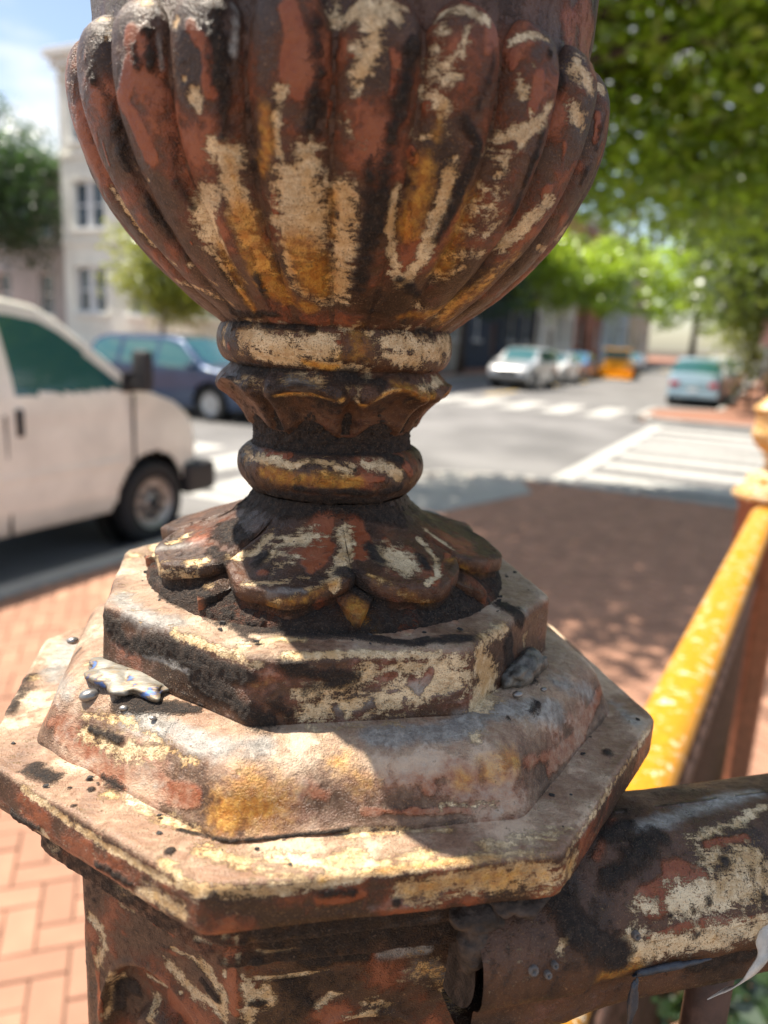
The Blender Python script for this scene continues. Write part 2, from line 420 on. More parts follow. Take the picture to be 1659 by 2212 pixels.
    ('cream', 0.0454, -0.0609, 1.8766, 0.0495, -0.0576, 1.8765, 0.0039, 0.6), ('cream', 0.0361, -0.0563, 1.8699, 0.0436, -0.0565, 1.8715, 0.0039, 0.65),
    ('ochre', 0.0433, -0.0721, 1.8904, 0.0412, -0.0638, 1.8796, 0.0058, 0.65), ('ochre', 0.0412, -0.0638, 1.8796, 0.0385, -0.0576, 1.8711, 0.0060, 0.65),
    ('cream', 0.0753, -0.0621, 1.9311, 0.0799, -0.0589, 1.9285, 0.0045, 0.8), ('cream', 0.0753, -0.0617, 1.9205, 0.0791, -0.0574, 1.9173, 0.0037, 0.75),
    ('cream', 0.0720, -0.0527, 1.8943, 0.0667, -0.0536, 1.8886, 0.0033, 0.9), ('cream', 0.0667, -0.0536, 1.8886, 0.0617, -0.0517, 1.8831, 0.0033, 0.9),
    ('cream', 0.0617, -0.0517, 1.8831, 0.0588, -0.0511, 1.8806, 0.0034, 0.9), ('cream', 0.0634, -0.0439, 1.8779, 0.0566, -0.0437, 1.8718, 0.0037, 0.6),
    ('cream', 0.0566, -0.0437, 1.8718, 0.0509, -0.0393, 1.8653, 0.0037, 0.6), ('ochre', 0.0634, -0.0439, 1.8779, 0.0566, -0.0437, 1.8718, 0.0046, 0.6),
    ('ochre', 0.0566, -0.0437, 1.8718, 0.0509, -0.0393, 1.8653, 0.0046, 0.6), ('cream', 0.0879, -0.0401, 1.9332, 0.0879, -0.0401, 1.9332, 0.0031, 0.85),
    ('cream', 0.0865, -0.0134, 1.8922, 0.0817, -0.0147, 1.8863, 0.0022, 0.75), ('cream', 0.0817, -0.0147, 1.8863, 0.0731, -0.0324, 1.8820, 0.0021, 0.75),
    ('cream', 0.0548, -0.0397, 1.8681, 0.0446, -0.0378, 1.8611, 0.0042, 0.65), ('cream', 0.0446, -0.0378, 1.8611, 0.0412, -0.0315, 1.8557, 0.0043, 0.65),
    ('ochre', 0.0548, -0.0397, 1.8681, 0.0446, -0.0378, 1.8611, 0.0047, 0.75), ('ochre', 0.0446, -0.0378, 1.8611, 0.0412, -0.0315, 1.8557, 0.0048, 0.75),
    ('cream', 0.0306, -0.0470, 1.8601, 0.0381, -0.0351, 1.8568, 0.0037, 0.6), ('ochre', 0.0256, -0.0439, 1.8560, 0.0378, -0.0398, 1.8581, 0.0033, 0.8),
    ('red', 0.0204, -0.0962, 1.9210, 0.0203, -0.0944, 1.9131, 0.0023, 0.8), ('red', 0.0449, -0.0883, 1.9265, 0.0449, -0.0883, 1.9265, 0.0021, 0.6),
    ('red', 0.0534, -0.0797, 1.9287, 0.0531, -0.0798, 1.9257, 0.0016, 0.8), ('red', 0.0614, -0.0773, 1.9239, 0.0600, -0.0767, 1.9158, 0.0028, 0.8),
    ('red', 0.0703, -0.0566, 1.8971, 0.0703, -0.0566, 1.8971, 0.0028, 0.95), ('red', 0.0872, -0.0419, 1.9238, 0.0876, -0.0408, 1.9170, 0.0023, 0.8),
    ('red', 0.0737, -0.0602, 1.9103, 0.0742, -0.0575, 1.9052, 0.0021, 0.6), ('red', 0.0684, -0.0583, 1.9432, 0.0773, -0.0463, 1.9527, 0.0042, 0.85),
    ('red', 0.0773, -0.0463, 1.9527, 0.0845, -0.0305, 1.9506, 0.0044, 0.85), ('red', 0.0300, -0.0852, 1.9392, 0.0409, -0.0803, 1.9411, 0.0016, 0.6),
    ('dark', 0.0243, -0.0944, 1.9241, 0.0219, -0.0936, 1.9125, 0.0031, 0.731), ('dark', 0.0219, -0.0936, 1.9125, 0.0190, -0.0896, 1.8986, 0.0032, 0.731),
    ('dark', 0.0190, -0.0896, 1.8986, 0.0173, -0.0824, 1.8870, 0.0033, 0.731), ('dark', 0.0173, -0.0824, 1.8870, 0.0141, -0.0751, 1.8770, 0.0034, 0.731),
    ('dark', 0.0405, -0.0865, 1.9094, 0.0447, -0.0819, 1.9041, 0.0025, 0.731), ('dark', 0.0447, -0.0819, 1.9041, 0.0396, -0.0762, 1.8891, 0.0025, 0.731),
    ('dark', 0.0396, -0.0762, 1.8891, 0.0348, -0.0695, 1.8786, 0.0026, 0.731), ('dark', 0.0639, -0.0752, 1.9307, 0.0639, -0.0752, 1.9307, 0.0018, 0.688),
    ('dark', 0.0695, -0.0628, 1.9285, 0.0646, -0.0705, 1.9102, 0.0023, 0.688), ('dark', 0.0646, -0.0705, 1.9102, 0.0619, -0.0677, 1.8998, 0.0023, 0.688),
    ('dark', 0.0619, -0.0677, 1.8998, 0.0584, -0.0595, 1.8868, 0.0024, 0.688), ('dark', 0.0468, -0.0865, 1.9253, 0.0436, -0.0862, 1.9126, 0.0027, 0.516),
    ('dark', 0.0903, -0.0395, 1.9246, 0.0843, -0.0389, 1.9033, 0.0023, 0.516), ('dark', 0.0248, -0.0615, 1.8671, 0.0303, -0.0519, 1.8630, 0.0025, 0.645),
    ('cream', -0.0402, -0.0241, 1.8494, -0.0407, -0.0243, 1.8429, 0.0027, 0.7), ('cream', -0.0299, -0.0368, 1.8473, -0.0201, -0.0432, 1.8448, 0.0060, 0.95),
    ('cream', -0.0201, -0.0432, 1.8448, -0.0105, -0.0462, 1.8430, 0.0059, 0.95), ('cream', -0.0105, -0.0462, 1.8430, -0.0007, -0.0476, 1.8447, 0.0059, 0.95),
    ('cream', -0.0271, -0.0384, 1.8408, -0.0138, -0.0436, 1.8385, 0.0024, 0.95), ('cream', -0.0138, -0.0436, 1.8385, 0.0018, -0.0452, 1.8376, 0.0024, 0.95),
    ('cream', 0.0018, -0.0452, 1.8376, 0.0109, -0.0428, 1.8374, 0.0024, 0.95), ('cream', 0.0051, -0.0466, 1.8497, 0.0104, -0.0457, 1.8517, 0.0042, 0.6),
    ('cream', 0.0104, -0.0457, 1.8517, 0.0166, -0.0441, 1.8479, 0.0042, 0.6), ('cream', 0.0228, -0.0416, 1.8470, 0.0290, -0.0374, 1.8473, 0.0056, 0.85),
    ('cream', 0.0290, -0.0374, 1.8473, 0.0390, -0.0278, 1.8452, 0.0057, 0.85), ('cream', 0.0390, -0.0278, 1.8452, 0.0450, -0.0151, 1.8459, 0.0059, 0.85),
    ('cream', 0.0199, -0.0427, 1.8421, 0.0327, -0.0335, 1.8406, 0.0039, 0.8), ('ochre', -0.0075, -0.0447, 1.8383, 0.0036, -0.0444, 1.8370, 0.0019, 0.9),
    ('ochre', 0.0105, -0.0456, 1.8500, 0.0126, -0.0460, 1.8442, 0.0059, 0.65), ('ochre', 0.0048, -0.0468, 1.8414, 0.0231, -0.0404, 1.8403, 0.0042, 0.5),
    ('red', -0.0379, -0.0284, 1.8425, -0.0379, -0.0284, 1.8425, 0.0026, 0.85), ('red', 0.0035, -0.0476, 1.8455, 0.0035, -0.0476, 1.8455, 0.0030, 0.6),
    ('dark', -0.0351, -0.0298, 1.8508, -0.0204, -0.0418, 1.8502, 0.0020, 0.85), ('dark', -0.0204, -0.0418, 1.8502, -0.0046, -0.0465, 1.8498, 0.0019, 0.85),
    ('dark', 0.0320, -0.0333, 1.8517, 0.0388, -0.0266, 1.8496, 0.0026, 0.7), ('dark', -0.0364, -0.0299, 1.8483, -0.0364, -0.0299, 1.8483, 0.0007, 0.8),
    ('cream', -0.0310, -0.0339, 1.8317, -0.0258, -0.0373, 1.8296, 0.0031, 0.65), ('cream', -0.0132, -0.0426, 1.8331, -0.0050, -0.0440, 1.8335, 0.0043, 0.6),
    ('cream', -0.0050, -0.0440, 1.8335, -0.0017, -0.0453, 1.8326, 0.0043, 0.6), ('grey', -0.0130, -0.0439, 1.8319, -0.0041, -0.0459, 1.8319, 0.0037, 0.7),
    ('cream', -0.0180, -0.0426, 1.8260, -0.0105, -0.0429, 1.8271, 0.0012, 0.9), ('cream', -0.0105, -0.0429, 1.8271, -0.0029, -0.0440, 1.8269, 0.0012, 0.9),
    ('cream', -0.0029, -0.0440, 1.8269, 0.0066, -0.0466, 1.8261, 0.0012, 0.9), ('ochre', -0.0180, -0.0426, 1.8260, -0.0105, -0.0429, 1.8271, 0.0014, 0.8),
    ('ochre', -0.0105, -0.0429, 1.8271, -0.0029, -0.0440, 1.8269, 0.0014, 0.8), ('ochre', -0.0029, -0.0440, 1.8269, 0.0066, -0.0466, 1.8261, 0.0014, 0.8),
    ('cream', 0.0082, -0.0447, 1.8300, 0.0124, -0.0438, 1.8314, 0.0019, 0.7), ('cream', 0.0124, -0.0438, 1.8314, 0.0121, -0.0437, 1.8252, 0.0019, 0.7),
    ('cream', 0.0127, -0.0428, 1.8242, 0.0207, -0.0435, 1.8281, 0.0014, 0.85), ('cream', 0.0207, -0.0435, 1.8281, 0.0268, -0.0404, 1.8307, 0.0014, 0.85),
    ('ochre', 0.0127, -0.0428, 1.8242, 0.0207, -0.0435, 1.8281, 0.0015, 0.8), ('ochre', 0.0207, -0.0435, 1.8281, 0.0268, -0.0404, 1.8307, 0.0015, 0.8),
    ('cream', 0.0146, -0.0410, 1.8369, 0.0147, -0.0415, 1.8338, 0.0026, 0.9), ('cream', 0.0353, -0.0315, 1.8305, 0.0425, -0.0149, 1.8331, 0.0032, 0.75),
    ('ochre', 0.0267, -0.0395, 1.8312, 0.0326, -0.0354, 1.8300, 0.0044, 0.65), ('ochre', 0.0360, -0.0323, 1.8280, 0.0460, 0.0003, 1.8267, 0.0024, 0.8),
    ('cream', -0.0351, -0.0323, 1.8301, -0.0227, -0.0409, 1.8281, 0.0016, 0.7), ('dark', -0.0320, -0.0284, 1.8345, -0.0229, -0.0362, 1.8335, 0.0029, 0.95),
    ('dark', 0.0061, -0.0429, 1.8341, 0.0192, -0.0416, 1.8322, 0.0034, 0.85), ('dark', -0.0205, -0.0429, 1.8290, -0.0205, -0.0429, 1.8290, 0.0012, 0.8),
    ('dark', 0.0379, -0.0217, 1.8365, 0.0379, -0.0217, 1.8365, 0.0015, 0.7), ('dark', -0.0078, -0.0413, 1.8357, -0.0194, -0.0383, 1.8350, 0.0013, 0.8),
    ('red', -0.0178, -0.0445, 1.8286, -0.0103, -0.0450, 1.8284, 0.0019, 0.6), ('red', -0.0405, -0.0221, 1.8318, -0.0405, -0.0221, 1.8318, 0.0020, 0.6),
    ('red', -0.0048, -0.0319, 1.8083, 0.0057, -0.0319, 1.8095, 0.0013, 0.8), ('cream', -0.0345, -0.0133, 1.8020, -0.0307, -0.0223, 1.8001, 0.0033, 0.75),
    ('cream', -0.0307, -0.0223, 1.8001, -0.0233, -0.0302, 1.8004, 0.0033, 0.75), ('cream', -0.0212, -0.0310, 1.8013, -0.0133, -0.0358, 1.7998, 0.0023, 0.85),
    ('cream', -0.0133, -0.0358, 1.7998, -0.0093, -0.0365, 1.8001, 0.0022, 0.85), ('cream', -0.0093, -0.0362, 1.8007, -0.0028, -0.0365, 1.8025, 0.0027, 0.7),
    ('cream', -0.0028, -0.0365, 1.8025, 0.0038, -0.0373, 1.8016, 0.0027, 0.7), ('cream', 0.0045, -0.0378, 1.8004, 0.0103, -0.0369, 1.7999, 0.0025, 0.8),
    ('cream', 0.0153, -0.0337, 1.8016, 0.0232, -0.0300, 1.8001, 0.0032, 0.9), ('cream', 0.0232, -0.0300, 1.8001, 0.0281, -0.0268, 1.7964, 0.0032, 0.9),
    ('ochre', -0.0246, -0.0304, 1.7963, -0.0103, -0.0374, 1.7950, 0.0036, 0.8), ('ochre', -0.0103, -0.0374, 1.7950, 0.0028, -0.0389, 1.7959, 0.0036, 0.8),
    ('ochre', 0.0028, -0.0389, 1.7959, 0.0125, -0.0367, 1.7940, 0.0036, 0.8), ('cream', -0.0038, -0.0385, 1.7988, 0.0079, -0.0382, 1.7974, 0.0022, 0.6),
    ('red', -0.0222, -0.0293, 1.8023, -0.0137, -0.0328, 1.8033, 0.0017, 0.95), ('red', -0.0040, -0.0377, 1.8006, -0.0040, -0.0377, 1.8006, 0.0026, 0.6),
    ('red', 0.0307, -0.0226, 1.7999, 0.0330, -0.0210, 1.7963, 0.0027, 0.9), ('red', 0.0092, -0.0380, 1.7968, 0.0222, -0.0320, 1.7957, 0.0016, 0.7),
    ('dark', -0.0185, -0.0278, 1.8050, -0.0080, -0.0321, 1.8048, 0.0023, 0.9), ('dark', -0.0080, -0.0321, 1.8048, 0.0086, -0.0325, 1.8044, 0.0023, 0.9),
    ('dark', 0.0086, -0.0325, 1.8044, 0.0285, -0.0231, 1.8020, 0.0023, 0.9), ('dark', -0.0104, -0.0362, 1.7914, 0.0093, -0.0366, 1.7912, 0.0016, 0.9),
    ('dark', 0.0093, -0.0366, 1.7912, 0.0291, -0.0239, 1.7911, 0.0017, 0.9), ('dark', 0.0365, -0.0108, 1.8004, 0.0365, -0.0108, 1.8004, 0.0016, 0.7),
    ('dark', 0.0116, -0.0366, 1.7993, 0.0116, -0.0366, 1.7993, 0.0009, 0.8), ('dark', -0.0339, -0.0081, 1.7796, -0.0151, -0.0286, 1.7839, 0.0056, 0.95),
    ('dark', -0.0151, -0.0286, 1.7839, 0.0015, -0.0337, 1.7859, 0.0054, 0.95), ('dark', 0.0015, -0.0337, 1.7859, 0.0173, -0.0266, 1.7841, 0.0054, 0.95),
    ('dark', 0.0173, -0.0266, 1.7841, 0.0285, -0.0229, 1.7782, 0.0055, 0.95), ('dark', -0.0405, -0.0260, 1.7718, -0.0326, -0.0379, 1.7709, 0.0065, 0.8),
    ('dark', -0.0410, -0.0427, 1.7674, -0.0336, -0.0531, 1.7655, 0.0031, 0.7), ('red', 0.0006, -0.0338, 1.7815, 0.0003, -0.0405, 1.7755, 0.0037, 0.95),
    ('red', 0.0003, -0.0405, 1.7755, -0.0020, -0.0565, 1.7682, 0.0036, 0.95), ('red', 0.0124, -0.0336, 1.7788, 0.0162, -0.0428, 1.7727, 0.0042, 0.9),
    ('red', 0.0162, -0.0428, 1.7727, 0.0146, -0.0505, 1.7705, 0.0041, 0.9), ('red', 0.0245, -0.0379, 1.7729, 0.0289, -0.0430, 1.7702, 0.0031, 0.8),
    ('red', -0.0181, -0.0614, 1.7658, -0.0181, -0.0614, 1.7658, 0.0044, 0.8), ('red', 0.0421, -0.0582, 1.7639, 0.0483, -0.0353, 1.7679, 0.0031, 0.6),
    ('red', 0.0328, -0.0674, 1.7491, 0.0357, -0.0631, 1.7528, 0.0039, 0.9), ('red', 0.0513, -0.0561, 1.7488, 0.0513, -0.0561, 1.7488, 0.0035, 0.8),
    ('red', 0.0025, -0.0685, 1.7581, 0.0025, -0.0685, 1.7581, 0.0048, 0.8), ('red', 0.0031, -0.0468, 1.7720, -0.0015, -0.0609, 1.7665, 0.0035, 0.8),
    ('cream', -0.0320, -0.0508, 1.7670, -0.0231, -0.0494, 1.7692, 0.0031, 0.75), ('cream', -0.0231, -0.0494, 1.7692, -0.0196, -0.0399, 1.7732, 0.0031, 0.75),
    ('cream', -0.0177, -0.0515, 1.7690, -0.0127, -0.0438, 1.7725, 0.0057, 0.75), ('cream', -0.0127, -0.0438, 1.7725, -0.0047, -0.0417, 1.7745, 0.0057, 0.75),
    ('cream', -0.0154, -0.0597, 1.7664, -0.0073, -0.0539, 1.7692, 0.0041, 0.6), ('cream', 0.0086, -0.0381, 1.7753, 0.0102, -0.0458, 1.7710, 0.0037, 0.9),
    ('cream', 0.0102, -0.0458, 1.7710, 0.0083, -0.0610, 1.7671, 0.0036, 0.9), ('cream', 0.0083, -0.0610, 1.7671, 0.0060, -0.0676, 1.7650, 0.0035, 0.9),
    ('cream', 0.0248, -0.0460, 1.7698, 0.0289, -0.0430, 1.7702, 0.0064, 0.95), ('cream', 0.0289, -0.0430, 1.7702, 0.0321, -0.0507, 1.7673, 0.0064, 0.95),
    ('cream', 0.0375, -0.0290, 1.7723, 0.0438, -0.0391, 1.7677, 0.0018, 0.9), ('cream', 0.0438, -0.0391, 1.7677, 0.0444, -0.0512, 1.7649, 0.0017, 0.9),
    ('cream', 0.0444, -0.0512, 1.7649, 0.0400, -0.0591, 1.7641, 0.0017, 0.9), ('cream', 0.0412, -0.0178, 1.7730, 0.0500, -0.0257, 1.7687, 0.0022, 0.7),
    ('cream', -0.0021, -0.0640, 1.7654, -0.0140, -0.0685, 1.7642, 0.0027, 0.6), ('cream', -0.0140, -0.0685, 1.7642, -0.0227, -0.0683, 1.7637, 0.0026, 0.6),
    ('cream', 0.0071, -0.0682, 1.7633, 0.0088, -0.0670, 1.7650, 0.0024, 0.9), ('cream', -0.0590, -0.0267, 1.7653, -0.0555, -0.0232, 1.7669, 0.0038, 0.8),
    ('cream', -0.0464, -0.0503, 1.7650, -0.0420, -0.0518, 1.7657, 0.0035, 0.8), ('cream', -0.0842, 0.0264, 1.7482, -0.0604, -0.0446, 1.7604, 0.0032, 0.8),  # last capsule: sunlit rim of the left leaf, painted in as cream
    ('cream', -0.0604, -0.0446, 1.7604, -0.0387, -0.0571, 1.7581, 0.0028, 0.8), ('ochre', -0.0143, -0.0722, 1.7575, -0.0065, -0.0741, 1.7596, 0.0023, 0.7),
    ('ochre', -0.0065, -0.0741, 1.7596, 0.0079, -0.0672, 1.7650, 0.0024, 0.7), ('cream', -0.0143, -0.0723, 1.7585, -0.0065, -0.0741, 1.7611, 0.0016, 0.65),
    ('cream', -0.0065, -0.0741, 1.7611, 0.0078, -0.0658, 1.7661, 0.0016, 0.65), ('ochre', 0.0192, -0.0614, 1.7668, 0.0312, -0.0645, 1.7613, 0.0022, 0.7),
    ('ochre', 0.0312, -0.0645, 1.7613, 0.0437, -0.0572, 1.7552, 0.0022, 0.7), ('cream', 0.0192, -0.0614, 1.7668, 0.0312, -0.0645, 1.7613, 0.0016, 0.7),
    ('cream', 0.0312, -0.0645, 1.7613, 0.0437, -0.0572, 1.7552, 0.0016, 0.7), ('ochre', 0.0141, -0.0695, 1.7570, 0.0201, -0.0705, 1.7526, 0.0053, 0.8),
    ('cream', 0.0152, -0.0718, 1.7559, 0.0211, -0.0704, 1.7527, 0.0033, 0.6), ('ochre', 0.0482, -0.0386, 1.7667, 0.0657, -0.0221, 1.7568, 0.0030, 0.6),
    ('grey', -0.0143, -0.0725, 1.7616, -0.0030, -0.0722, 1.7631, 0.0028, 0.6), ('grey', -0.0633, -0.0310, 1.7640, -0.0480, -0.0357, 1.7672, 0.0049, 0.55),
    ('dark', -0.0198, -0.0513, 1.7689, -0.0210, -0.0559, 1.7670, 0.0030, 0.8), ('dark', 0.0093, -0.0612, 1.7672, 0.0155, -0.0604, 1.7611, 0.0034, 0.95),
    ('dark', 0.0155, -0.0604, 1.7611, 0.0236, -0.0634, 1.7564, 0.0034, 0.95), ('dark', 0.0184, -0.0436, 1.7719, 0.0228, -0.0504, 1.7688, 0.0036, 0.7),
    ('dark', 0.0374, -0.0407, 1.7689, 0.0403, -0.0488, 1.7661, 0.0026, 0.8), ('dark', 0.0500, -0.0493, 1.7593, 0.0538, -0.0458, 1.7539, 0.0031, 0.8),
    ('dark', -0.0364, -0.0627, 1.7538, -0.0273, -0.0637, 1.7568, 0.0039, 0.9), ('dark', -0.0642, -0.0360, 1.7530, -0.0397, -0.0611, 1.7562, 0.0026, 0.9),
    ('dark', -0.0397, -0.0611, 1.7562, -0.0261, -0.0696, 1.7508, 0.0024, 0.9), ('dark', -0.0367, -0.0655, 1.7507, -0.0213, -0.0748, 1.7490, 0.0031, 0.9),
    ('dark', -0.0213, -0.0748, 1.7490, -0.0023, -0.0748, 1.7490, 0.0030, 0.9), ('dark', -0.0023, -0.0748, 1.7490, 0.0157, -0.0742, 1.7488, 0.0030, 0.9),
    ('dark', 0.0157, -0.0742, 1.7488, 0.0346, -0.0776, 1.7482, 0.0030, 0.9), ('dark', 0.0346, -0.0776, 1.7482, 0.0541, -0.0698, 1.7481, 0.0030, 0.9),
    ('dark', 0.0715, -0.0344, 1.7485, 0.0770, -0.0420, 1.7471, 0.0043, 0.95), ('dark', -0.0224, -0.0787, 1.7485, -0.0159, -0.0844, 1.7483, 0.0028, 0.6),
    ('dark', -0.0591, -0.0459, 1.7499, -0.0477, -0.0574, 1.7502, 0.0021, 0.8), ('red', -0.0391, -0.0638, 1.7530, -0.0302, -0.0688, 1.7492, 0.0034, 0.5),
    ('red', -0.0186, -0.0846, 1.7482, -0.0110, -0.0862, 1.7483, 0.0018, 0.8), ('cream', -0.0224, -0.0884, 1.7476, -0.0110, -0.0802, 1.7487, 0.0028, 0.75),
    ('cream', -0.0110, -0.0802, 1.7487, -0.0019, -0.0784, 1.7485, 0.0028, 0.75), ('cream', -0.0059, -0.0904, 1.7475, 0.0172, -0.0855, 1.7476, 0.0020, 0.9),
    ('cream', 0.0172, -0.0855, 1.7476, 0.0440, -0.0807, 1.7461, 0.0020, 0.9), ('cream', -0.0470, -0.0746, 1.7465, -0.0293, -0.0858, 1.7462, 0.0018, 0.9),
    ('cream', -0.0293, -0.0858, 1.7462, -0.0143, -0.0935, 1.7446, 0.0017, 0.9), ('cream', 0.0614, -0.0661, 1.7470, 0.0700, -0.0536, 1.7468, 0.0035, 0.8),
    ('grey', -0.0747, -0.0465, 1.7481, -0.0608, -0.0639, 1.7477, 0.0061, 0.75), ('grey', -0.0608, -0.0639, 1.7477, -0.0476, -0.0690, 1.7483, 0.0059, 0.75),
    ('cream', -0.0872, 0.0075, 1.7481, -0.0872, 0.0075, 1.7481, 0.0085, 0.7), ('grey', 0.0800, -0.0365, 1.7475, 0.0800, -0.0365, 1.7475, 0.0032, 0.7),
    ('dark', -0.0755, -0.0565, 1.7419, -0.0666, -0.0623, 1.7362, 0.0040, 0.85), ('dark', -0.0666, -0.0623, 1.7362, -0.0517, -0.0717, 1.7409, 0.0039, 0.85),
    ('dark', -0.0517, -0.0717, 1.7409, -0.0323, -0.0843, 1.7394, 0.0038, 0.85), ('dark', -0.0323, -0.0843, 1.7394, -0.0178, -0.0932, 1.7404, 0.0036, 0.85),
    ('dark', -0.0367, -0.0817, 1.7339, -0.0216, -0.0914, 1.7306, 0.0041, 0.9), ('dark', -0.0216, -0.0914, 1.7306, -0.0121, -0.0938, 1.7254, 0.0041, 0.9),
    ('ochre', -0.0178, -0.0932, 1.7423, -0.0124, -0.0933, 1.7389, 0.0049, 0.5), ('red', -0.0423, -0.0781, 1.7371, -0.0323, -0.0844, 1.7384, 0.0023, 0.7),
    ('grey', -0.0589, -0.0674, 1.7356, -0.0459, -0.0756, 1.7357, 0.0019, 0.95), ('grey', -0.0459, -0.0756, 1.7357, -0.0345, -0.0831, 1.7347, 0.0019, 0.95),
    ('dark', -0.0065, -0.0919, 1.7443, 0.0032, -0.0898, 1.7410, 0.0031, 0.72), ('dark', 0.0032, -0.0898, 1.7410, 0.0158, -0.0871, 1.7394, 0.0032, 0.72),
    ('dark', 0.0158, -0.0871, 1.7394, 0.0016, -0.0902, 1.7362, 0.0032, 0.72), ('dark', -0.0097, -0.0930, 1.7320, -0.0034, -0.0919, 1.7269, 0.0036, 0.6),
    ('cream', -0.0001, -0.0907, 1.7344, 0.0123, -0.0877, 1.7366, 0.0038, 0.85), ('cream', 0.0123, -0.0877, 1.7366, 0.0211, -0.0859, 1.7412, 0.0038, 0.85),
    ('cream', 0.0036, -0.0902, 1.7284, 0.0216, -0.0861, 1.7304, 0.0076, 0.75), ('cream', 0.0216, -0.0861, 1.7304, 0.0400, -0.0820, 1.7344, 0.0077, 0.75),
    ('cream', 0.0400, -0.0820, 1.7344, 0.0522, -0.0790, 1.7377, 0.0078, 0.75), ('grey', 0.0126, -0.0879, 1.7288, 0.0307, -0.0841, 1.7329, 0.0055, 0.6),
    ('grey', 0.0307, -0.0841, 1.7329, 0.0495, -0.0798, 1.7349, 0.0056, 0.6), ('cream', 0.0285, -0.0842, 1.7408, 0.0442, -0.0810, 1.7422, 0.0045, 0.75),
    ('cream', 0.0442, -0.0810, 1.7422, 0.0527, -0.0789, 1.7428, 0.0045, 0.75), ('cream', 0.0593, -0.0714, 1.7408, 0.0653, -0.0625, 1.7286, 0.0061, 0.95),
    ('cream', 0.0653, -0.0625, 1.7286, 0.0595, -0.0717, 1.7263, 0.0062, 0.95), ('no_cream', 0.0217, -0.0862, 1.7294, 0.0181, -0.0871, 1.7266, 0.0018, 0.9),
    ('no_cream', 0.0351, -0.0830, 1.7376, 0.0382, -0.0825, 1.7335, 0.0017, 0.9), ('no_cream', 0.0481, -0.0802, 1.7278, 0.0529, -0.0790, 1.7280, 0.0021, 0.9),
    ('no_cream', 0.0267, -0.0847, 1.7389, 0.0294, -0.0841, 1.7398, 0.0015, 0.9), ('no_cream', 0.0415, -0.0816, 1.7403, 0.0399, -0.0820, 1.7364, 0.0015, 0.9),
    ('no_cream', 0.0108, -0.0883, 1.7288, 0.0128, -0.0882, 1.7239, 0.0013, 0.9), ('dark', 0.0720, -0.0517, 1.7395, 0.0748, -0.0473, 1.7265, 0.0037, 0.95),
    ('cream', 0.0808, -0.0374, 1.7364, 0.0808, -0.0374, 1.7364, 0.0038, 0.6), ('grey', -0.1226, 0.0219, 1.6994, -0.1167, -0.0112, 1.6993, 0.0069, 0.7),
    ('grey', -0.1167, -0.0112, 1.6993, -0.0882, -0.0667, 1.7179, 0.0060, 0.7), ('cream', -0.1232, -0.0178, 1.6990, -0.1232, -0.0178, 1.6990, 0.0028, 0.9),
    ('cream', -0.0848, -0.0507, 1.7228, -0.0848, -0.0507, 1.7228, 0.0045, 0.6), ('grey', -0.0593, -0.0828, 1.7195, -0.0416, -0.0936, 1.7200, 0.0054, 0.8),
    ('grey', -0.0416, -0.0936, 1.7200, -0.0252, -0.1035, 1.7204, 0.0052, 0.8), ('grey', -0.0252, -0.1035, 1.7204, -0.0117, -0.1029, 1.7223, 0.0051, 0.8),
    ('ochre', -0.0128, -0.1148, 1.7117, -0.0062, -0.1147, 1.7083, 0.0095, 0.85), ('ochre', -0.0062, -0.1147, 1.7083, -0.0183, -0.1168, 1.7068, 0.0095, 0.85),
    ('red', -0.1043, -0.0500, 1.6997, -0.0855, -0.0741, 1.7084, 0.0056, 0.85), ('red', -0.0855, -0.0741, 1.7084, -0.0642, -0.0913, 1.7014, 0.0052, 0.85),
    ('red', -0.0642, -0.0913, 1.7014, -0.0305, -0.1099, 1.7075, 0.0049, 0.85), ('cream', -0.0757, -0.0796, 1.7102, -0.0600, -0.0903, 1.7099, 0.0046, 0.75),
    ('cream', -0.0600, -0.0903, 1.7099, -0.0457, -0.0968, 1.7145, 0.0044, 0.75), ('cream', -0.0786, -0.0756, 1.7146, -0.0586, -0.0851, 1.7183, 0.0023, 0.65),
    ('cream', -0.0586, -0.0851, 1.7183, -0.0444, -0.0961, 1.7165, 0.0022, 0.65), ('cream', -0.0444, -0.0961, 1.7165, -0.0317, -0.1049, 1.7156, 0.0021, 0.65),
    ('dark', -0.0739, -0.0801, 1.7115, -0.0605, -0.0884, 1.7128, 0.0018, 0.8), ('red', 0.0031, -0.1108, 1.7130, 0.0098, -0.1103, 1.7101, 0.0040, 0.7),
    ('cream', -0.0355, -0.1034, 1.7144, -0.0355, -0.1034, 1.7144, 0.0017, 0.8), ('cream', -0.0168, -0.1116, 1.7175, -0.0168, -0.1116, 1.7175, 0.0013, 0.8),
    ('dark', -0.0922, -0.0859, 1.6989, -0.0843, -0.0905, 1.6989, 0.0040, 0.8), ('dark', -0.0754, -0.0960, 1.6989, -0.0754, -0.0960, 1.6989, 0.0008, 0.9),
    ('dark', -0.0682, -0.0963, 1.6991, -0.0682, -0.0963, 1.6991, 0.0012, 0.9), ('dark', -0.0705, -0.1049, 1.6987, -0.0705, -0.1049, 1.6987, 0.0010, 0.8),
    ('dark', -0.0345, -0.1245, 1.6989, -0.0345, -0.1245, 1.6989, 0.0014, 0.9), ('dark', -0.0659, -0.0905, 1.7008, -0.0583, -0.0959, 1.6999, 0.0022, 0.6),
    ('cream', -0.0620, -0.0977, 1.6992, -0.0446, -0.1079, 1.6992, 0.0034, 0.6), ('cream', -0.0446, -0.1079, 1.6992, -0.0288, -0.1167, 1.6995, 0.0032, 0.6),
    ('cream', -0.0350, -0.1292, 1.6988, -0.0257, -0.1362, 1.6978, 0.0025, 0.8), ('cream', -0.0255, -0.1223, 1.6992, -0.0070, -0.1291, 1.6990, 0.0048, 0.65),
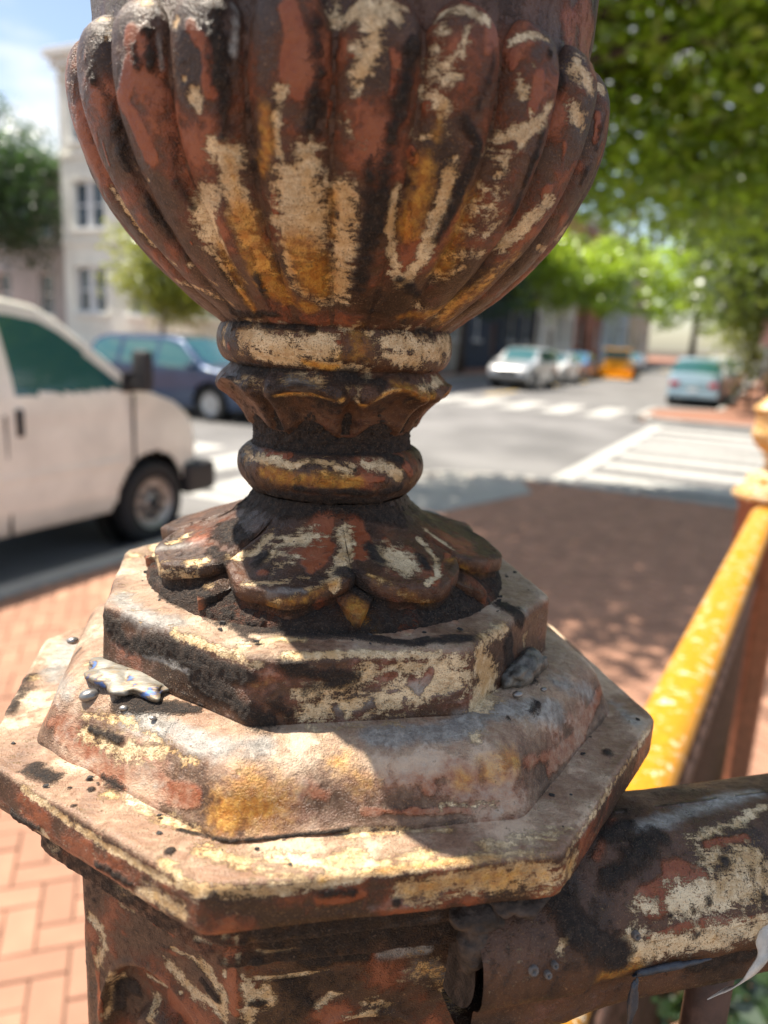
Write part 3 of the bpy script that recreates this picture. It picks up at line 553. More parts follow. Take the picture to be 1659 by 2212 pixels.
    ('cream', -0.0070, -0.1291, 1.6990, 0.0058, -0.1311, 1.6992, 0.0047, 0.65), ('cream', -0.0043, -0.1263, 1.6992, 0.0115, -0.1260, 1.6992, 0.0039, 0.7),
    ('cream', 0.0115, -0.1260, 1.6992, 0.0208, -0.1204, 1.6992, 0.0040, 0.7), ('cream', -0.0920, -0.0945, 1.6970, -0.0633, -0.1131, 1.6948, 0.0017, 0.9),
    ('cream', -0.0633, -0.1131, 1.6948, -0.0384, -0.1288, 1.6947, 0.0016, 0.9), ('cream', -0.0384, -0.1288, 1.6947, -0.0236, -0.1377, 1.6970, 0.0015, 0.9),  # highlight along the plate's front-left edge, put into the colour as cream
    ('cream', -0.0236, -0.1377, 1.6970, -0.0058, -0.1358, 1.6958, 0.0021, 0.9), ('cream', -0.0058, -0.1358, 1.6958, 0.0213, -0.1294, 1.6973, 0.0021, 0.9),
    ('ochre', -0.0236, -0.1377, 1.6970, -0.0058, -0.1358, 1.6958, 0.0021, 0.4), ('ochre', -0.0058, -0.1358, 1.6958, 0.0213, -0.1294, 1.6973, 0.0021, 0.4),
    ('dark', -0.0346, -0.1148, 1.6993, -0.0175, -0.1204, 1.7005, 0.0009, 0.8), ('dark', -0.0175, -0.1204, 1.7005, -0.0024, -0.1172, 1.7006, 0.0009, 0.8),
    ('dark', -0.0024, -0.1172, 1.7006, 0.0170, -0.1126, 1.7007, 0.0009, 0.8), ('dark', -0.1259, -0.0180, 1.6989, -0.1179, -0.0463, 1.6988, 0.0053, 0.6),
    ('red', -0.0850, -0.0800, 1.6627, -0.0465, -0.1238, 1.6866, 0.0043, 0.7), ('cream', -0.0825, -0.1010, 1.6850, -0.0916, -0.0757, 1.6609, 0.0031, 0.85),
    ('cream', -0.0590, -0.0966, 1.6614, -0.0385, -0.1287, 1.6873, 0.0043, 0.85), ('cream', -0.0385, -0.1287, 1.6873, -0.0293, -0.1344, 1.6876, 0.0039, 0.85),
    ('dark', -0.0592, -0.1157, 1.6863, -0.0465, -0.1238, 1.6866, 0.0023, 0.8), ('dark', -0.0972, -0.0911, 1.6846, -0.0845, -0.0996, 1.6855, 0.0022, 0.7),
    ('dark', -0.0642, -0.0770, 1.7211, -0.0528, -0.0799, 1.7224, 0.0034, 0.85), ('dark', -0.0528, -0.0799, 1.7224, -0.0404, -0.0846, 1.7231, 0.0033, 0.85),
    ('dark', -0.0585, -0.0808, 1.7209, -0.0441, -0.0843, 1.7227, 0.0022, 0.9), ('dark', -0.0441, -0.0843, 1.7227, -0.0367, -0.0846, 1.7233, 0.0022, 0.9),
    ('grey', 0.0238, -0.0940, 1.7227, 0.0490, -0.0884, 1.7226, 0.0050, 0.85), ('grey', 0.0490, -0.0884, 1.7226, 0.0651, -0.0745, 1.7233, 0.0052, 0.85),
    ('grey', 0.0651, -0.0745, 1.7233, 0.0921, -0.0578, 1.7162, 0.0055, 0.85), ('grey', 0.0945, -0.0439, 1.7211, 0.1111, -0.0320, 1.7116, 0.0052, 0.7),
    ('red', 0.0368, -0.1018, 1.7156, 0.0458, -0.0993, 1.7169, 0.0041, 0.95), ('red', 0.0458, -0.0993, 1.7169, 0.0544, -0.0990, 1.7134, 0.0042, 0.95),
    ('red', 0.0418, -0.1032, 1.7107, 0.0418, -0.1032, 1.7107, 0.0034, 0.8), ('ochre', 0.0616, -0.0972, 1.7143, 0.0690, -0.0934, 1.7156, 0.0054, 0.85),
    ('ochre', 0.0524, -0.1002, 1.7117, 0.0524, -0.1002, 1.7117, 0.0058, 0.7), ('ochre', 0.0141, -0.1041, 1.7187, 0.0212, -0.1064, 1.7138, 0.0075, 0.6),
    ('red', 0.0754, -0.0873, 1.7122, 0.0888, -0.0715, 1.7053, 0.0045, 0.7), ('red', 0.1170, -0.0243, 1.7091, 0.1034, -0.0498, 1.7035, 0.0044, 0.85),
    ('red', 0.1034, -0.0498, 1.7035, 0.0853, -0.0779, 1.7039, 0.0040, 0.85), ('cream', 0.0575, -0.0900, 1.7216, 0.0575, -0.0900, 1.7216, 0.0025, 0.8),
    ('dark', 0.0737, -0.0519, 1.7237, 0.0812, -0.0464, 1.7233, 0.0041, 0.9), ('dark', 0.0828, -0.0618, 1.7212, 0.0802, -0.0678, 1.7207, 0.0024, 0.7),
    ('dark', 0.0702, -0.0764, 1.7221, 0.0702, -0.0764, 1.7221, 0.0015, 0.8), ('red', 0.0217, -0.1095, 1.7052, 0.0422, -0.1058, 1.7039, 0.0020, 0.8),
    ('red', 0.0422, -0.1058, 1.7039, 0.0707, -0.0995, 1.7029, 0.0021, 0.8), ('cream', 0.0463, -0.1043, 1.7054, 0.0634, -0.1007, 1.7041, 0.0019, 0.6),
    ('grey', 0.1279, -0.0153, 1.6992, 0.1300, -0.0302, 1.6991, 0.0055, 0.6), ('cream', 0.0090, -0.1166, 1.6996, 0.0287, -0.1108, 1.6996, 0.0023, 0.65),
    ('cream', 0.0287, -0.1108, 1.6996, 0.0492, -0.1078, 1.6995, 0.0023, 0.65), ('cream', 0.0132, -0.1272, 1.6990, 0.0257, -0.1250, 1.6988, 0.0031, 0.8),
    ('cream', 0.0257, -0.1250, 1.6988, 0.0419, -0.1190, 1.6989, 0.0031, 0.8), ('cream', 0.0595, -0.1136, 1.6990, 0.0726, -0.1108, 1.6993, 0.0037, 0.7),
    ('cream', 0.0726, -0.1108, 1.6993, 0.0861, -0.1047, 1.6987, 0.0038, 0.7), ('dark', 0.1133, -0.0554, 1.6990, 0.1133, -0.0554, 1.6990, 0.0027, 0.7),
    ('dark', 0.1028, -0.0712, 1.6990, 0.1028, -0.0712, 1.6990, 0.0025, 0.5), ('red', 0.0421, -0.1153, 1.6991, 0.0682, -0.1183, 1.6984, 0.0033, 0.6),
    ('cream', 0.0105, -0.1320, 1.6975, 0.0353, -0.1253, 1.6988, 0.0019, 0.9), ('cream', 0.0353, -0.1253, 1.6988, 0.0615, -0.1191, 1.6986, 0.0020, 0.9),
    ('cream', 0.0615, -0.1191, 1.6986, 0.0863, -0.1112, 1.6965, 0.0020, 0.9), ('ochre', 0.0105, -0.1320, 1.6975, 0.0353, -0.1253, 1.6988, 0.0022, 0.6),
    ('ochre', 0.0353, -0.1253, 1.6988, 0.0615, -0.1191, 1.6986, 0.0022, 0.6), ('ochre', 0.0615, -0.1191, 1.6986, 0.0863, -0.1112, 1.6965, 0.0023, 0.6),
    ('cream', 0.0863, -0.1112, 1.6965, 0.0949, -0.0979, 1.6969, 0.0017, 0.7), ('cream', 0.0949, -0.0979, 1.6969, 0.1252, -0.0499, 1.6965, 0.0019, 0.7),
    ('cream', 0.1252, -0.0499, 1.6965, 0.1387, -0.0288, 1.6979, 0.0022, 0.7), ('grey', 0.0863, -0.1112, 1.6965, 0.0949, -0.0979, 1.6969, 0.0021, 0.5),
    ('grey', 0.0949, -0.0979, 1.6969, 0.1252, -0.0499, 1.6965, 0.0023, 0.5), ('cream', 0.0369, -0.1262, 1.6916, 0.0551, -0.1222, 1.6924, 0.0062, 0.8),
    ('cream', 0.0551, -0.1222, 1.6924, 0.0685, -0.1192, 1.6932, 0.0063, 0.8), ('cream', 0.0685, -0.1192, 1.6932, 0.0876, -0.1090, 1.6886, 0.0065, 0.8),
    ('ochre', 0.0369, -0.1262, 1.6916, 0.0551, -0.1222, 1.6924, 0.0071, 0.6), ('ochre', 0.0551, -0.1222, 1.6924, 0.0685, -0.1192, 1.6932, 0.0072, 0.6),
    ('ochre', 0.0685, -0.1192, 1.6932, 0.0876, -0.1090, 1.6886, 0.0074, 0.6), ('dark', 0.0327, -0.1271, 1.6877, 0.0327, -0.1271, 1.6877, 0.0017, 0.85),
    ('red', 0.0107, -0.1321, 1.6912, 0.0230, -0.1291, 1.6917, 0.0037, 0.8), ('grey', 0.0258, -0.1285, 1.6869, 0.0462, -0.1241, 1.6890, 0.0026, 0.5),
    ('dark', 0.0107, -0.1322, 1.6934, 0.0199, -0.1299, 1.6928, 0.0019, 0.7), ('red', 0.1034, -0.0853, 1.6756, 0.1143, -0.0668, 1.6780, 0.0031, 0.6),
    ('red', 0.1143, -0.0668, 1.6780, 0.1324, -0.0391, 1.6867, 0.0034, 0.6), ('cream', -0.0827, -0.0654, 1.6222, -0.0776, -0.0686, 1.6201, 0.0031, 0.8),
    ('cream', -0.0776, -0.0686, 1.6201, -0.0764, -0.0696, 1.6131, 0.0031, 0.8), ('cream', -0.0764, -0.0696, 1.6131, -0.0807, -0.0666, 1.6020, 0.0031, 0.8),
    ('cream', -0.0735, -0.0721, 1.6037, -0.0749, -0.0663, 1.5863, 0.0024, 0.8), ('cream', -0.0749, -0.0663, 1.5863, -0.0770, -0.0677, 1.5785, 0.0024, 0.8),
    ('red', -0.0817, -0.0663, 1.6084, -0.0797, -0.0671, 1.5902, 0.0023, 0.9), ('red', -0.0797, -0.0671, 1.5902, -0.0791, -0.0684, 1.5777, 0.0023, 0.9),
    ('red', -0.0668, -0.0753, 1.6253, -0.0566, -0.0816, 1.6278, 0.0043, 0.6), ('red', -0.0566, -0.0816, 1.6278, -0.0435, -0.0903, 1.6316, 0.0042, 0.6),
    ('cream', -0.0702, -0.0659, 1.5966, -0.0743, -0.0660, 1.5915, 0.0020, 0.85), ('cream', -0.0585, -0.0735, 1.6046, -0.0496, -0.0792, 1.6061, 0.0011, 0.9),
    ('cream', -0.0496, -0.0792, 1.6061, -0.0399, -0.0927, 1.6169, 0.0010, 0.9), ('cream', -0.0449, -0.0894, 1.6246, -0.0411, -0.0918, 1.6233, 0.0036, 0.8),
    ('cream', -0.0411, -0.0918, 1.6233, -0.0343, -0.0962, 1.6208, 0.0035, 0.8), ('cream', -0.0343, -0.0962, 1.6208, -0.0255, -0.1017, 1.6208, 0.0035, 0.8),
    ('cream', -0.0538, -0.0763, 1.5977, -0.0554, -0.0806, 1.5934, 0.0030, 0.85), ('cream', -0.0314, -0.0978, 1.6345, -0.0266, -0.1011, 1.6314, 0.0027, 0.85),
    ('cream', -0.0266, -0.1011, 1.6314, -0.0226, -0.1036, 1.6271, 0.0027, 0.85), ('cream', -0.0226, -0.1036, 1.6271, -0.0231, -0.1032, 1.6189, 0.0027, 0.85),
    ('red', -0.0463, -0.0814, 1.6033, -0.0343, -0.0966, 1.6113, 0.0037, 0.9), ('dark', -0.0638, -0.0699, 1.5954, -0.0711, -0.0653, 1.5918, 0.0031, 0.95),
    ('dark', -0.0711, -0.0653, 1.5918, -0.0727, -0.0648, 1.5815, 0.0032, 0.95), ('dark', -0.0313, -0.0982, 1.6284, -0.0254, -0.1019, 1.6240, 0.0022, 0.7),
    ('red', -0.0153, -0.1267, 1.6710, -0.0198, -0.1053, 1.6378, 0.0021, 0.9), ('red', -0.0198, -0.1053, 1.6378, -0.0186, -0.1061, 1.6240, 0.0022, 0.9),
    ('cream', -0.0186, -0.1209, 1.6582, -0.0227, -0.1034, 1.6363, 0.0014, 0.8), ('cream', -0.0141, -0.1072, 1.6364, -0.0127, -0.1065, 1.6301, 0.0030, 0.85),
    ('cream', -0.0127, -0.1065, 1.6301, -0.0136, -0.1068, 1.6220, 0.0030, 0.85), ('cream', -0.0678, -0.0748, 1.6369, -0.0610, -0.0790, 1.6378, 0.0015, 0.6),
    ('cream', -0.0441, -0.0900, 1.6331, -0.0338, -0.0962, 1.6341, 0.0010, 0.9), ('cream', -0.0338, -0.0962, 1.6341, -0.0279, -0.1000, 1.6345, 0.0010, 0.9),
    ('cream', -0.0294, -0.1152, 1.6608, -0.0236, -0.1188, 1.6629, 0.0011, 0.85), ('cream', -0.0236, -0.1188, 1.6629, -0.0174, -0.1268, 1.6725, 0.0011, 0.85),
    ('red', -0.0524, -0.0844, 1.6380, -0.0434, -0.0904, 1.6390, 0.0021, 0.7), ('cream', -0.0142, -0.1262, 1.6718, -0.0147, -0.1208, 1.6596, 0.0011, 0.9),
    ('cream', -0.0147, -0.1208, 1.6596, -0.0160, -0.1069, 1.6388, 0.0011, 0.9), ('cream', -0.0093, -0.1194, 1.6614, -0.0038, -0.1184, 1.6605, 0.0011, 0.7),
    ('cream', -0.0038, -0.1184, 1.6605, 0.0044, -0.1168, 1.6605, 0.0011, 0.7), ('dark', -0.0092, -0.1199, 1.6571, 0.0063, -0.1024, 1.6424, 0.0026, 0.9),
    ('dark', 0.0063, -0.1024, 1.6424, 0.0245, -0.0985, 1.6420, 0.0028, 0.9), ('grey', 0.0307, -0.0971, 1.6419, 0.0408, -0.0949, 1.6420, 0.0025, 0.8),
    ('grey', 0.0408, -0.0949, 1.6420, 0.0465, -0.0936, 1.6418, 0.0025, 0.8), ('cream', -0.0142, -0.1071, 1.6384, 0.0005, -0.1037, 1.6374, 0.0008, 0.8),
    ('cream', 0.0005, -0.1037, 1.6374, 0.0125, -0.1011, 1.6379, 0.0008, 0.8), ('grey', 0.0296, -0.1169, 1.6701, 0.0466, -0.1132, 1.6713, 0.0023, 0.5),
    ('dark', -0.0032, -0.1242, 1.6707, 0.0130, -0.1207, 1.6705, 0.0022, 0.6), ('cream', -0.0129, -0.1066, 1.6307, -0.0089, -0.1058, 1.6331, 0.0029, 0.85),
    ('cream', -0.0089, -0.1058, 1.6331, -0.0070, -0.1052, 1.6267, 0.0029, 0.85), ('dark', -0.0129, -0.1065, 1.6277, -0.0088, -0.1056, 1.6277, 0.0012, 0.9),
    ('cream', 0.0438, -0.0943, 1.6341, 0.0537, -0.0930, 1.6297, 0.0079, 0.6), ('cream', 0.0537, -0.0930, 1.6297, 0.0558, -0.0971, 1.6225, 0.0079, 0.6),
    ('grey', 0.0438, -0.0943, 1.6341, 0.0537, -0.0930, 1.6297, 0.0057, 0.6), ('grey', 0.0537, -0.0930, 1.6297, 0.0558, -0.0971, 1.6225, 0.0057, 0.6),
    ('ochre', 0.0438, -0.0943, 1.6341, 0.0537, -0.0930, 1.6297, 0.0079, 0.5), ('ochre', 0.0537, -0.0930, 1.6297, 0.0558, -0.0971, 1.6225, 0.0079, 0.5),
    ('cream', 0.0093, -0.1018, 1.6243, 0.0141, -0.1007, 1.6272, 0.0030, 0.7), ('cream', 0.0267, -0.0981, 1.6224, 0.0337, -0.0963, 1.6203, 0.0031, 0.7),
    ('dark', 0.0006, -0.1037, 1.6331, 0.0069, -0.1024, 1.6248, 0.0049, 0.6), ('cream', 0.0194, -0.1006, 1.6176, 0.0288, -0.0984, 1.6182, 0.0022, 0.8),
    ('grey', 0.1223, -0.0709, 1.6775, 0.1403, -0.0612, 1.6776, 0.0044, 0.7), ('grey', 0.1403, -0.0612, 1.6776, 0.1597, -0.0506, 1.6776, 0.0046, 0.7),
    ('grey', 0.1597, -0.0506, 1.6776, 0.1792, -0.0418, 1.6775, 0.0047, 0.7), ('dark', 0.1063, -0.0921, 1.6724, 0.1193, -0.0819, 1.6748, 0.0048, 0.75),
    ('dark', 0.1193, -0.0819, 1.6748, 0.1291, -0.0727, 1.6767, 0.0050, 0.75), ('red', 0.1326, -0.0852, 1.6709, 0.1393, -0.0867, 1.6685, 0.0055, 0.95),
    ('red', 0.1393, -0.0867, 1.6685, 0.1220, -0.0938, 1.6669, 0.0055, 0.95), ('red', 0.1470, -0.0739, 1.6745, 0.1638, -0.0685, 1.6749, 0.0029, 0.8),
    ('cream', 0.1401, -0.0726, 1.6756, 0.1486, -0.0693, 1.6763, 0.0025, 0.75), ('cream', 0.1486, -0.0693, 1.6763, 0.1623, -0.0627, 1.6766, 0.0025, 0.75),
    ('cream', 0.1623, -0.0627, 1.6766, 0.1778, -0.0516, 1.6776, 0.0026, 0.75), ('cream', 0.1454, -0.0787, 1.6723, 0.1525, -0.0790, 1.6713, 0.0059, 0.85),
    ('cream', 0.1525, -0.0790, 1.6713, 0.1652, -0.0745, 1.6719, 0.0059, 0.85), ('cream', 0.1305, -0.0932, 1.6653, 0.1462, -0.0881, 1.6653, 0.0057, 0.95),
    ('cream', 0.1462, -0.0881, 1.6653, 0.1655, -0.0821, 1.6656, 0.0058, 0.95), ('cream', 0.1215, -0.0960, 1.6648, 0.1158, -0.0967, 1.6658, 0.0037, 0.7),
    ('dark', 0.1520, -0.0785, 1.6717, 0.1520, -0.0785, 1.6717, 0.0021, 0.95), ('dark', 0.1439, -0.0789, 1.6724, 0.1439, -0.0789, 1.6724, 0.0008, 0.95),
    ('dark', 0.1428, -0.0901, 1.6643, 0.1428, -0.0901, 1.6643, 0.0016, 0.95), ('dark', 0.1363, -0.0931, 1.6628, 0.1363, -0.0931, 1.6628, 0.0011, 0.95),
    ('dark', 0.1277, -0.0966, 1.6625, 0.1277, -0.0966, 1.6625, 0.0013, 0.95), ('dark', 0.1648, -0.0847, 1.6627, 0.1648, -0.0847, 1.6627, 0.0014, 0.95),
    ('red', 0.1191, -0.1020, 1.6581, 0.1334, -0.0969, 1.6592, 0.0011, 0.95), ('red', 0.1334, -0.0969, 1.6592, 0.1486, -0.0930, 1.6583, 0.0011, 0.95),
    ('red', 0.1486, -0.0930, 1.6583, 0.1644, -0.0886, 1.6579, 0.0011, 0.95), ('no_cream', 0.1191, -0.1020, 1.6581, 0.1334, -0.0969, 1.6592, 0.0011, 0.9),
    ('no_cream', 0.1334, -0.0969, 1.6592, 0.1486, -0.0930, 1.6583, 0.0011, 0.9), ('no_cream', 0.1486, -0.0930, 1.6583, 0.1644, -0.0886, 1.6579, 0.0011, 0.9),
    ('cream', 0.1148, -0.1045, 1.6548, 0.1258, -0.1013, 1.6541, 0.0050, 0.9), ('cream', 0.1258, -0.1013, 1.6541, 0.1448, -0.0955, 1.6539, 0.0051, 0.9),
    ('cream', 0.1448, -0.0955, 1.6539, 0.1636, -0.0899, 1.6549, 0.0052, 0.9), ('ochre', 0.1148, -0.1045, 1.6548, 0.1258, -0.1013, 1.6541, 0.0050, 0.4),
    ('ochre', 0.1258, -0.1013, 1.6541, 0.1448, -0.0955, 1.6539, 0.0051, 0.4), ('ochre', 0.1448, -0.0955, 1.6539, 0.1636, -0.0899, 1.6549, 0.0052, 0.4),
    ('dark', 0.1371, -0.0973, 1.6555, 0.1371, -0.0973, 1.6555, 0.0017, 0.8), ('dark', 0.0868, -0.1044, 1.6720, 0.0928, -0.1094, 1.6661, 0.0058, 0.9),
    ('dark', 0.0928, -0.1094, 1.6661, 0.0998, -0.1095, 1.6600, 0.0057, 0.9), ('dark', 0.0998, -0.1095, 1.6600, 0.1075, -0.1068, 1.6556, 0.0058, 0.9),
    ('cream', 0.0858, -0.1141, 1.6625, 0.0907, -0.1097, 1.6663, 0.0016, 0.8), ('cream', 0.1137, -0.1029, 1.6594, 0.1137, -0.1029, 1.6594, 0.0054, 0.8),
    ('dark', 0.1141, -0.1027, 1.6596, 0.1141, -0.1027, 1.6596, 0.0013, 0.9), ('ochre', 0.1022, -0.1098, 1.6497, 0.1153, -0.1049, 1.6497, 0.0045, 0.6),
    ('red', 0.0722, -0.1137, 1.6393, 0.0940, -0.1133, 1.6457, 0.0051, 0.4), ('red', 0.0940, -0.1133, 1.6457, 0.1196, -0.0973, 1.6338, 0.0053, 0.4),
    ('dark', 0.1102, -0.0755, 1.6776, 0.1192, -0.0692, 1.6777, 0.0043, 0.8), ('dark', 0.1198, -0.1026, 1.6462, 0.1420, -0.0908, 1.6388, 0.0034, 0.8),
    ('dark', 0.1420, -0.0908, 1.6388, 0.1663, -0.0836, 1.6386, 0.0035, 0.8)]



FIELDS = ('red', 'dark', 'cream', 'ochre', 'grey', 'tan')


def paint_material():
    """layered paint: the wear fields arrive as vertex attributes (already ragged), the shader sharpens and colours them"""
    t = NT('worn_layered_paint')
    red, dark, cream, ochre, grey, tan, mott = (t.attr(k) for k in FIELDS + ('mottle',))
    nm = t.noise(330, 4, .68)
    nf = t.noise(1900, 2, .6)
    st = t.noise(800, 3, .65, t.map((.14, 1.0, 1.35)))
    fine = t.add(t.amp(nm, .45), t.amp(nf, .35))
    m_red = t.ss(t.add(red, t.mul(fine, .6)), .42, .58)
    m_dark = t.ss(t.add(dark, fine, t.amp(nf, .35)), .36, .66)
    m_cream = t.ss(t.add(cream, fine, t.amp(nf, .55), t.amp(nm, .35), t.amp(st, .70)), .43, .60)
    umber = t.mix(t.ss(mott, .25, .75), (.036, .017, .0095), (.108, .046, .023))
    umber = t.mix(t.mul(t.ss(nf, .58, .70), .8), umber, (.30, .17, .09))
    umber = t.mix(t.mul(t.ss(nm, .56, .70), .5), umber, (.030, .019, .015))
    redc = t.mix(t.ss(nm, .35, .68), (.225, .052, .017), (.290, .086, .032))
    redc = t.mix(t.mul(t.ss(nf, .58, .70), .5), redc, (.11, .04, .025))
    redc = t.mix(t.mul(t.ss(mott, .5, .9), .5), redc, (.30, .115, .064))
    darkc = t.mix(t.ss(nm, .38, .66), (.013, .0098, .0085), (.043, .027, .019))
    darkc = t.mix(t.ss(nf, .55, .70), darkc, (.13, .085, .058))
    creamc = t.mix(t.ss(t.add(mott, t.amp(nm, 1.2)), .2, .85), (.50, .32, .145), (.82, .655, .42))
    creamc = t.mix(t.mul(t.ss(st, .54, .66), .5), creamc, (.42, .235, .11))
    creamc = t.mix(t.mul(t.ss(t.add(nf, t.amp(nm, .3)), .56, .66), .65), creamc, (.22, .11, .055))
    m_och = t.ss(t.add(ochre, fine), .30, .75)
    ochc = t.mix(t.ss(nm, .38, .64), (.46, .165, .012), (.68, .35, .055))
    ochc = t.mix(t.mul(t.ss(nf, .55, .68), .55), ochc, (.18, .07, .02))
    greyc = t.mix(t.ss(nm, .36, .66), (.22, .21, .195), (.40, .385, .355))
    greyc = t.mix(t.mul(t.ss(nf, .56, .68), .4), greyc, (.14, .12, .10))
    tanc = t.mix(t.ss(t.add(mott, t.amp(nm, .6)), .25, .8), (.36, .21, .135), (.58, .44, .315))
    tanc = t.mix(t.mul(t.ss(st, .52, .66), .35), tanc, (.68, .54, .37))
    c = t.mix(m_red, umber, redc)
    c = t.mix(t.mul(t.ss(t.add(tan, t.mul(fine, .6)), .25, .8), .92), c, tanc)
    c = t.mix(t.mul(m_och, .7), c, ochc)
    c = t.mix(t.mul(t.ss(t.add(grey, t.mul(fine, .6)), .26, .72), .9), c, greyc)
    c = t.mix(m_cream, c, t.mix(t.mul(m_och, .85), creamc, ochc))
    c = t.mix(m_dark, c, darkc)
    # hairline cracks in the crust: level lines of the noise
    crack = t.mul(t.ss(t.math('ABSOLUTE', t.amp(nm, 1.0)), .002, .010, 1.0, 0.0), t.ss(dark, .40, .65))
    c = t.mix(t.mul(crack, .8), c, (.008, .006, .005))
    h = t.add(t.mul(m_cream, -.55), t.mul(nm, .40), t.mul(t.mul(nf, .5), t.ss(dark, .3, .8, .45, 1.5)), t.mul(m_dark, .75), t.mul(m_red, .3))
    rough = t.mixf(m_dark, t.ss(nm, .3, .7, .33, .52), .82)
    rough = t.mixf(m_cream, rough, .50)
    b = t.bsdf(Base_Color=c, Roughness=rough, Normal=t.bump(h, 1.0, .0016))
    b.inputs['Specular IOR Level'].default_value = .45
    return t.m


M_PAINT = paint_material()


def fields(P, base):
    """per-vertex fields of wear and painted-in highlights from the stroke table; P in the post's own coordinates"""
    out = {k: np.full(len(P), base.get(k, 0.0)) for k in FIELDS}
    lo, hi = P.min(0), P.max(0)
    for kind, x0, y0, z0, x1, y1, z1, r, s in STROKES:
        a = np.array([x0, y0, z0]); b = np.array([x1, y1, z1])
        rr = 2 * r
        mn = np.minimum(a, b) - rr; mx = np.maximum(a, b) + rr
        if (mn > hi).any() or (mx < lo).any():
            continue
        idx = np.nonzero(((P > mn) & (P < mx)).all(1))[0]
        if not len(idx):
            continue
        q = P[idx]
        d = b - a
        L = float(d @ d)
        t = np.clip(((q - a) @ d) / L, 0, 1) if L > 1e-12 else np.zeros(len(q))
        dist = np.linalg.norm(q - (a + t[:, None] * d), axis=1)
        f = np.clip(1 - .5 * dist / r, 0, 1)
        f = f * (1 + .17 * vnoise(q, 210, 77) + .10 * vnoise(q, 60, 78))
        if kind.startswith('no_'):
            k = kind[3:]
            out[k][idx] = np.minimum(out[k][idx], 1 - f * s * 1.2)
        else:
            out[kind][idx] = np.maximum(out[kind][idx], f * s)
    return out


POST = empty('newel_post', (AX[0], AX[1], 0), 0,
             'large newel post with fluted urn finial and peeling brown, cream and ochre paint', 'newel post', 'iron newel posts')


Poff = np.array([.05 - AX[0], .245 - AX[1], 0])        # handrail origin in the post's coordinates


def hero(name, P, F, base, parent=None, lump=.00035, rough=.00013, seed=0, crust=1.0, streak=.10, xdark=None):
    """a part of the post: lumpy cast surface, wear attributes, worn paint"""
    P = np.asarray(P, float).reshape(-1, 3)
    ref = P.mean(0) if name == 'rail' else np.array([0, 0, P[:, 2].mean() - .05])
    a, b, c, d = (P[F[:, i]] for i in range(4))
    if (np.cross(c - a, d - b) * ((a + c) / 2 - ref)).sum() < 0:
        F = F[:, ::-1]
    # normals from faces
    N = np.zeros_like(P)
    a, b, c, d = (P[F[:, i]] for i in range(4))
    fn = np.cross(c - a, d - b)
    for i in range(4):
        np.add.at(N, F[:, i], fn)
    N /= np.maximum(np.linalg.norm(N, axis=1), 1e-12)[:, None]
    at = fields(P, base)
    if xdark is not None:
        at['dark'] = np.maximum(at['dark'], xdark); at['cream'] = np.where(xdark > .3, 0, at['cream'])      # darker below the lips, no cream there
    W0 = P + (Poff if name == 'rail' else 0)
    nb = fbm(W0, 60, 50, 3); n2 = fbm(W0, 420, 51, 2); n3 = fbm(W0, 480, 52, 2)
    ws = vnoise(W0 * np.array([.16, 1.0, 1.35]), 620, 53)
    at['red'] = at['red'] + .20 * nb + .05 * n2
    at['dark'] = at['dark'] + .14 * n2 - .06 * nb
    at['cream'] = at['cream'] + .13 * n3 + streak * ws
    at['ochre'] = at['ochre'] + .10 * n3
    at['grey'] = at['grey'] + .08 * n2 + .10 * nb + .06 * ws
    at['tan'] = at['tan'] + .16 * nb + .06 * n3
    at['tan'] = at['tan'] * np.clip(.30 + .95 * N[:, 2], 0, 1)        # chalking on what faces the weather
    at['mottle'] = .5 + .34 * nb + .08 * n3
    sg = lambda x, w=.05: 1 / (1 + np.exp(-np.clip((x - .5) / w, -30, 30)))
    mk_d, mk_c, mk_r = sg(at['dark']), sg(at['cream']), sg(at['red'])
    disp = lump * .8 * vnoise(P, 110, seed)
    disp = disp + rough * (.25 + 1.7 * mk_d) * (n2 * .6 + vnoise(P, 900, seed + 9))
    # thickness of the layers: crust proud, red coat over umber, bare cream scraped hollow
    disp = disp + crust * (.00038 * mk_d * (1 - .35 * mk_c) + .00014 * mk_r - .00030 * mk_c * (1 - mk_d))
    P = P + N * disp[:, None]
    return mesh(name, P, F, M_PAINT, parent or POST, True, at)


def revolve(prof, n, mod=None, th=None):
    prof = np.asarray(prof, float)
    if th is None:
        k = int(n * .80)
        th = R(5) + np.r_[np.linspace(-R(112), R(112), k, endpoint=False), np.linspace(R(112), 2 * np.pi - R(112), n - k, endpoint=False)]
    T = th[:, None] * np.ones(len(prof))[None]
    r = np.repeat(prof[None, :, 0], len(th), 0)
    z = np.repeat(prof[None, :, 1], len(th), 0)
    if mod:
        r, z = mod(T, r, z)
    P = np.stack([r * np.sin(T), -r * np.cos(T), z + EYE], -1)
    return P.reshape(-1, 3)


def oct_gauge(th, p=60.0):
    g = 0
    for k in range(8):
        g = g + np.maximum(np.cos(th - OCT - k * np.pi / 4), 0) ** p
    return 1 / g ** (1 / p)


def octagon(prof, n=720, p=60.0, dx=.0025):
    P = revolve(prof, n, lambda T, r, z: (r * oct_gauge(T, p), z))
    P[:, 0] += dx          # the finial sits slightly off centre on its base
    return P


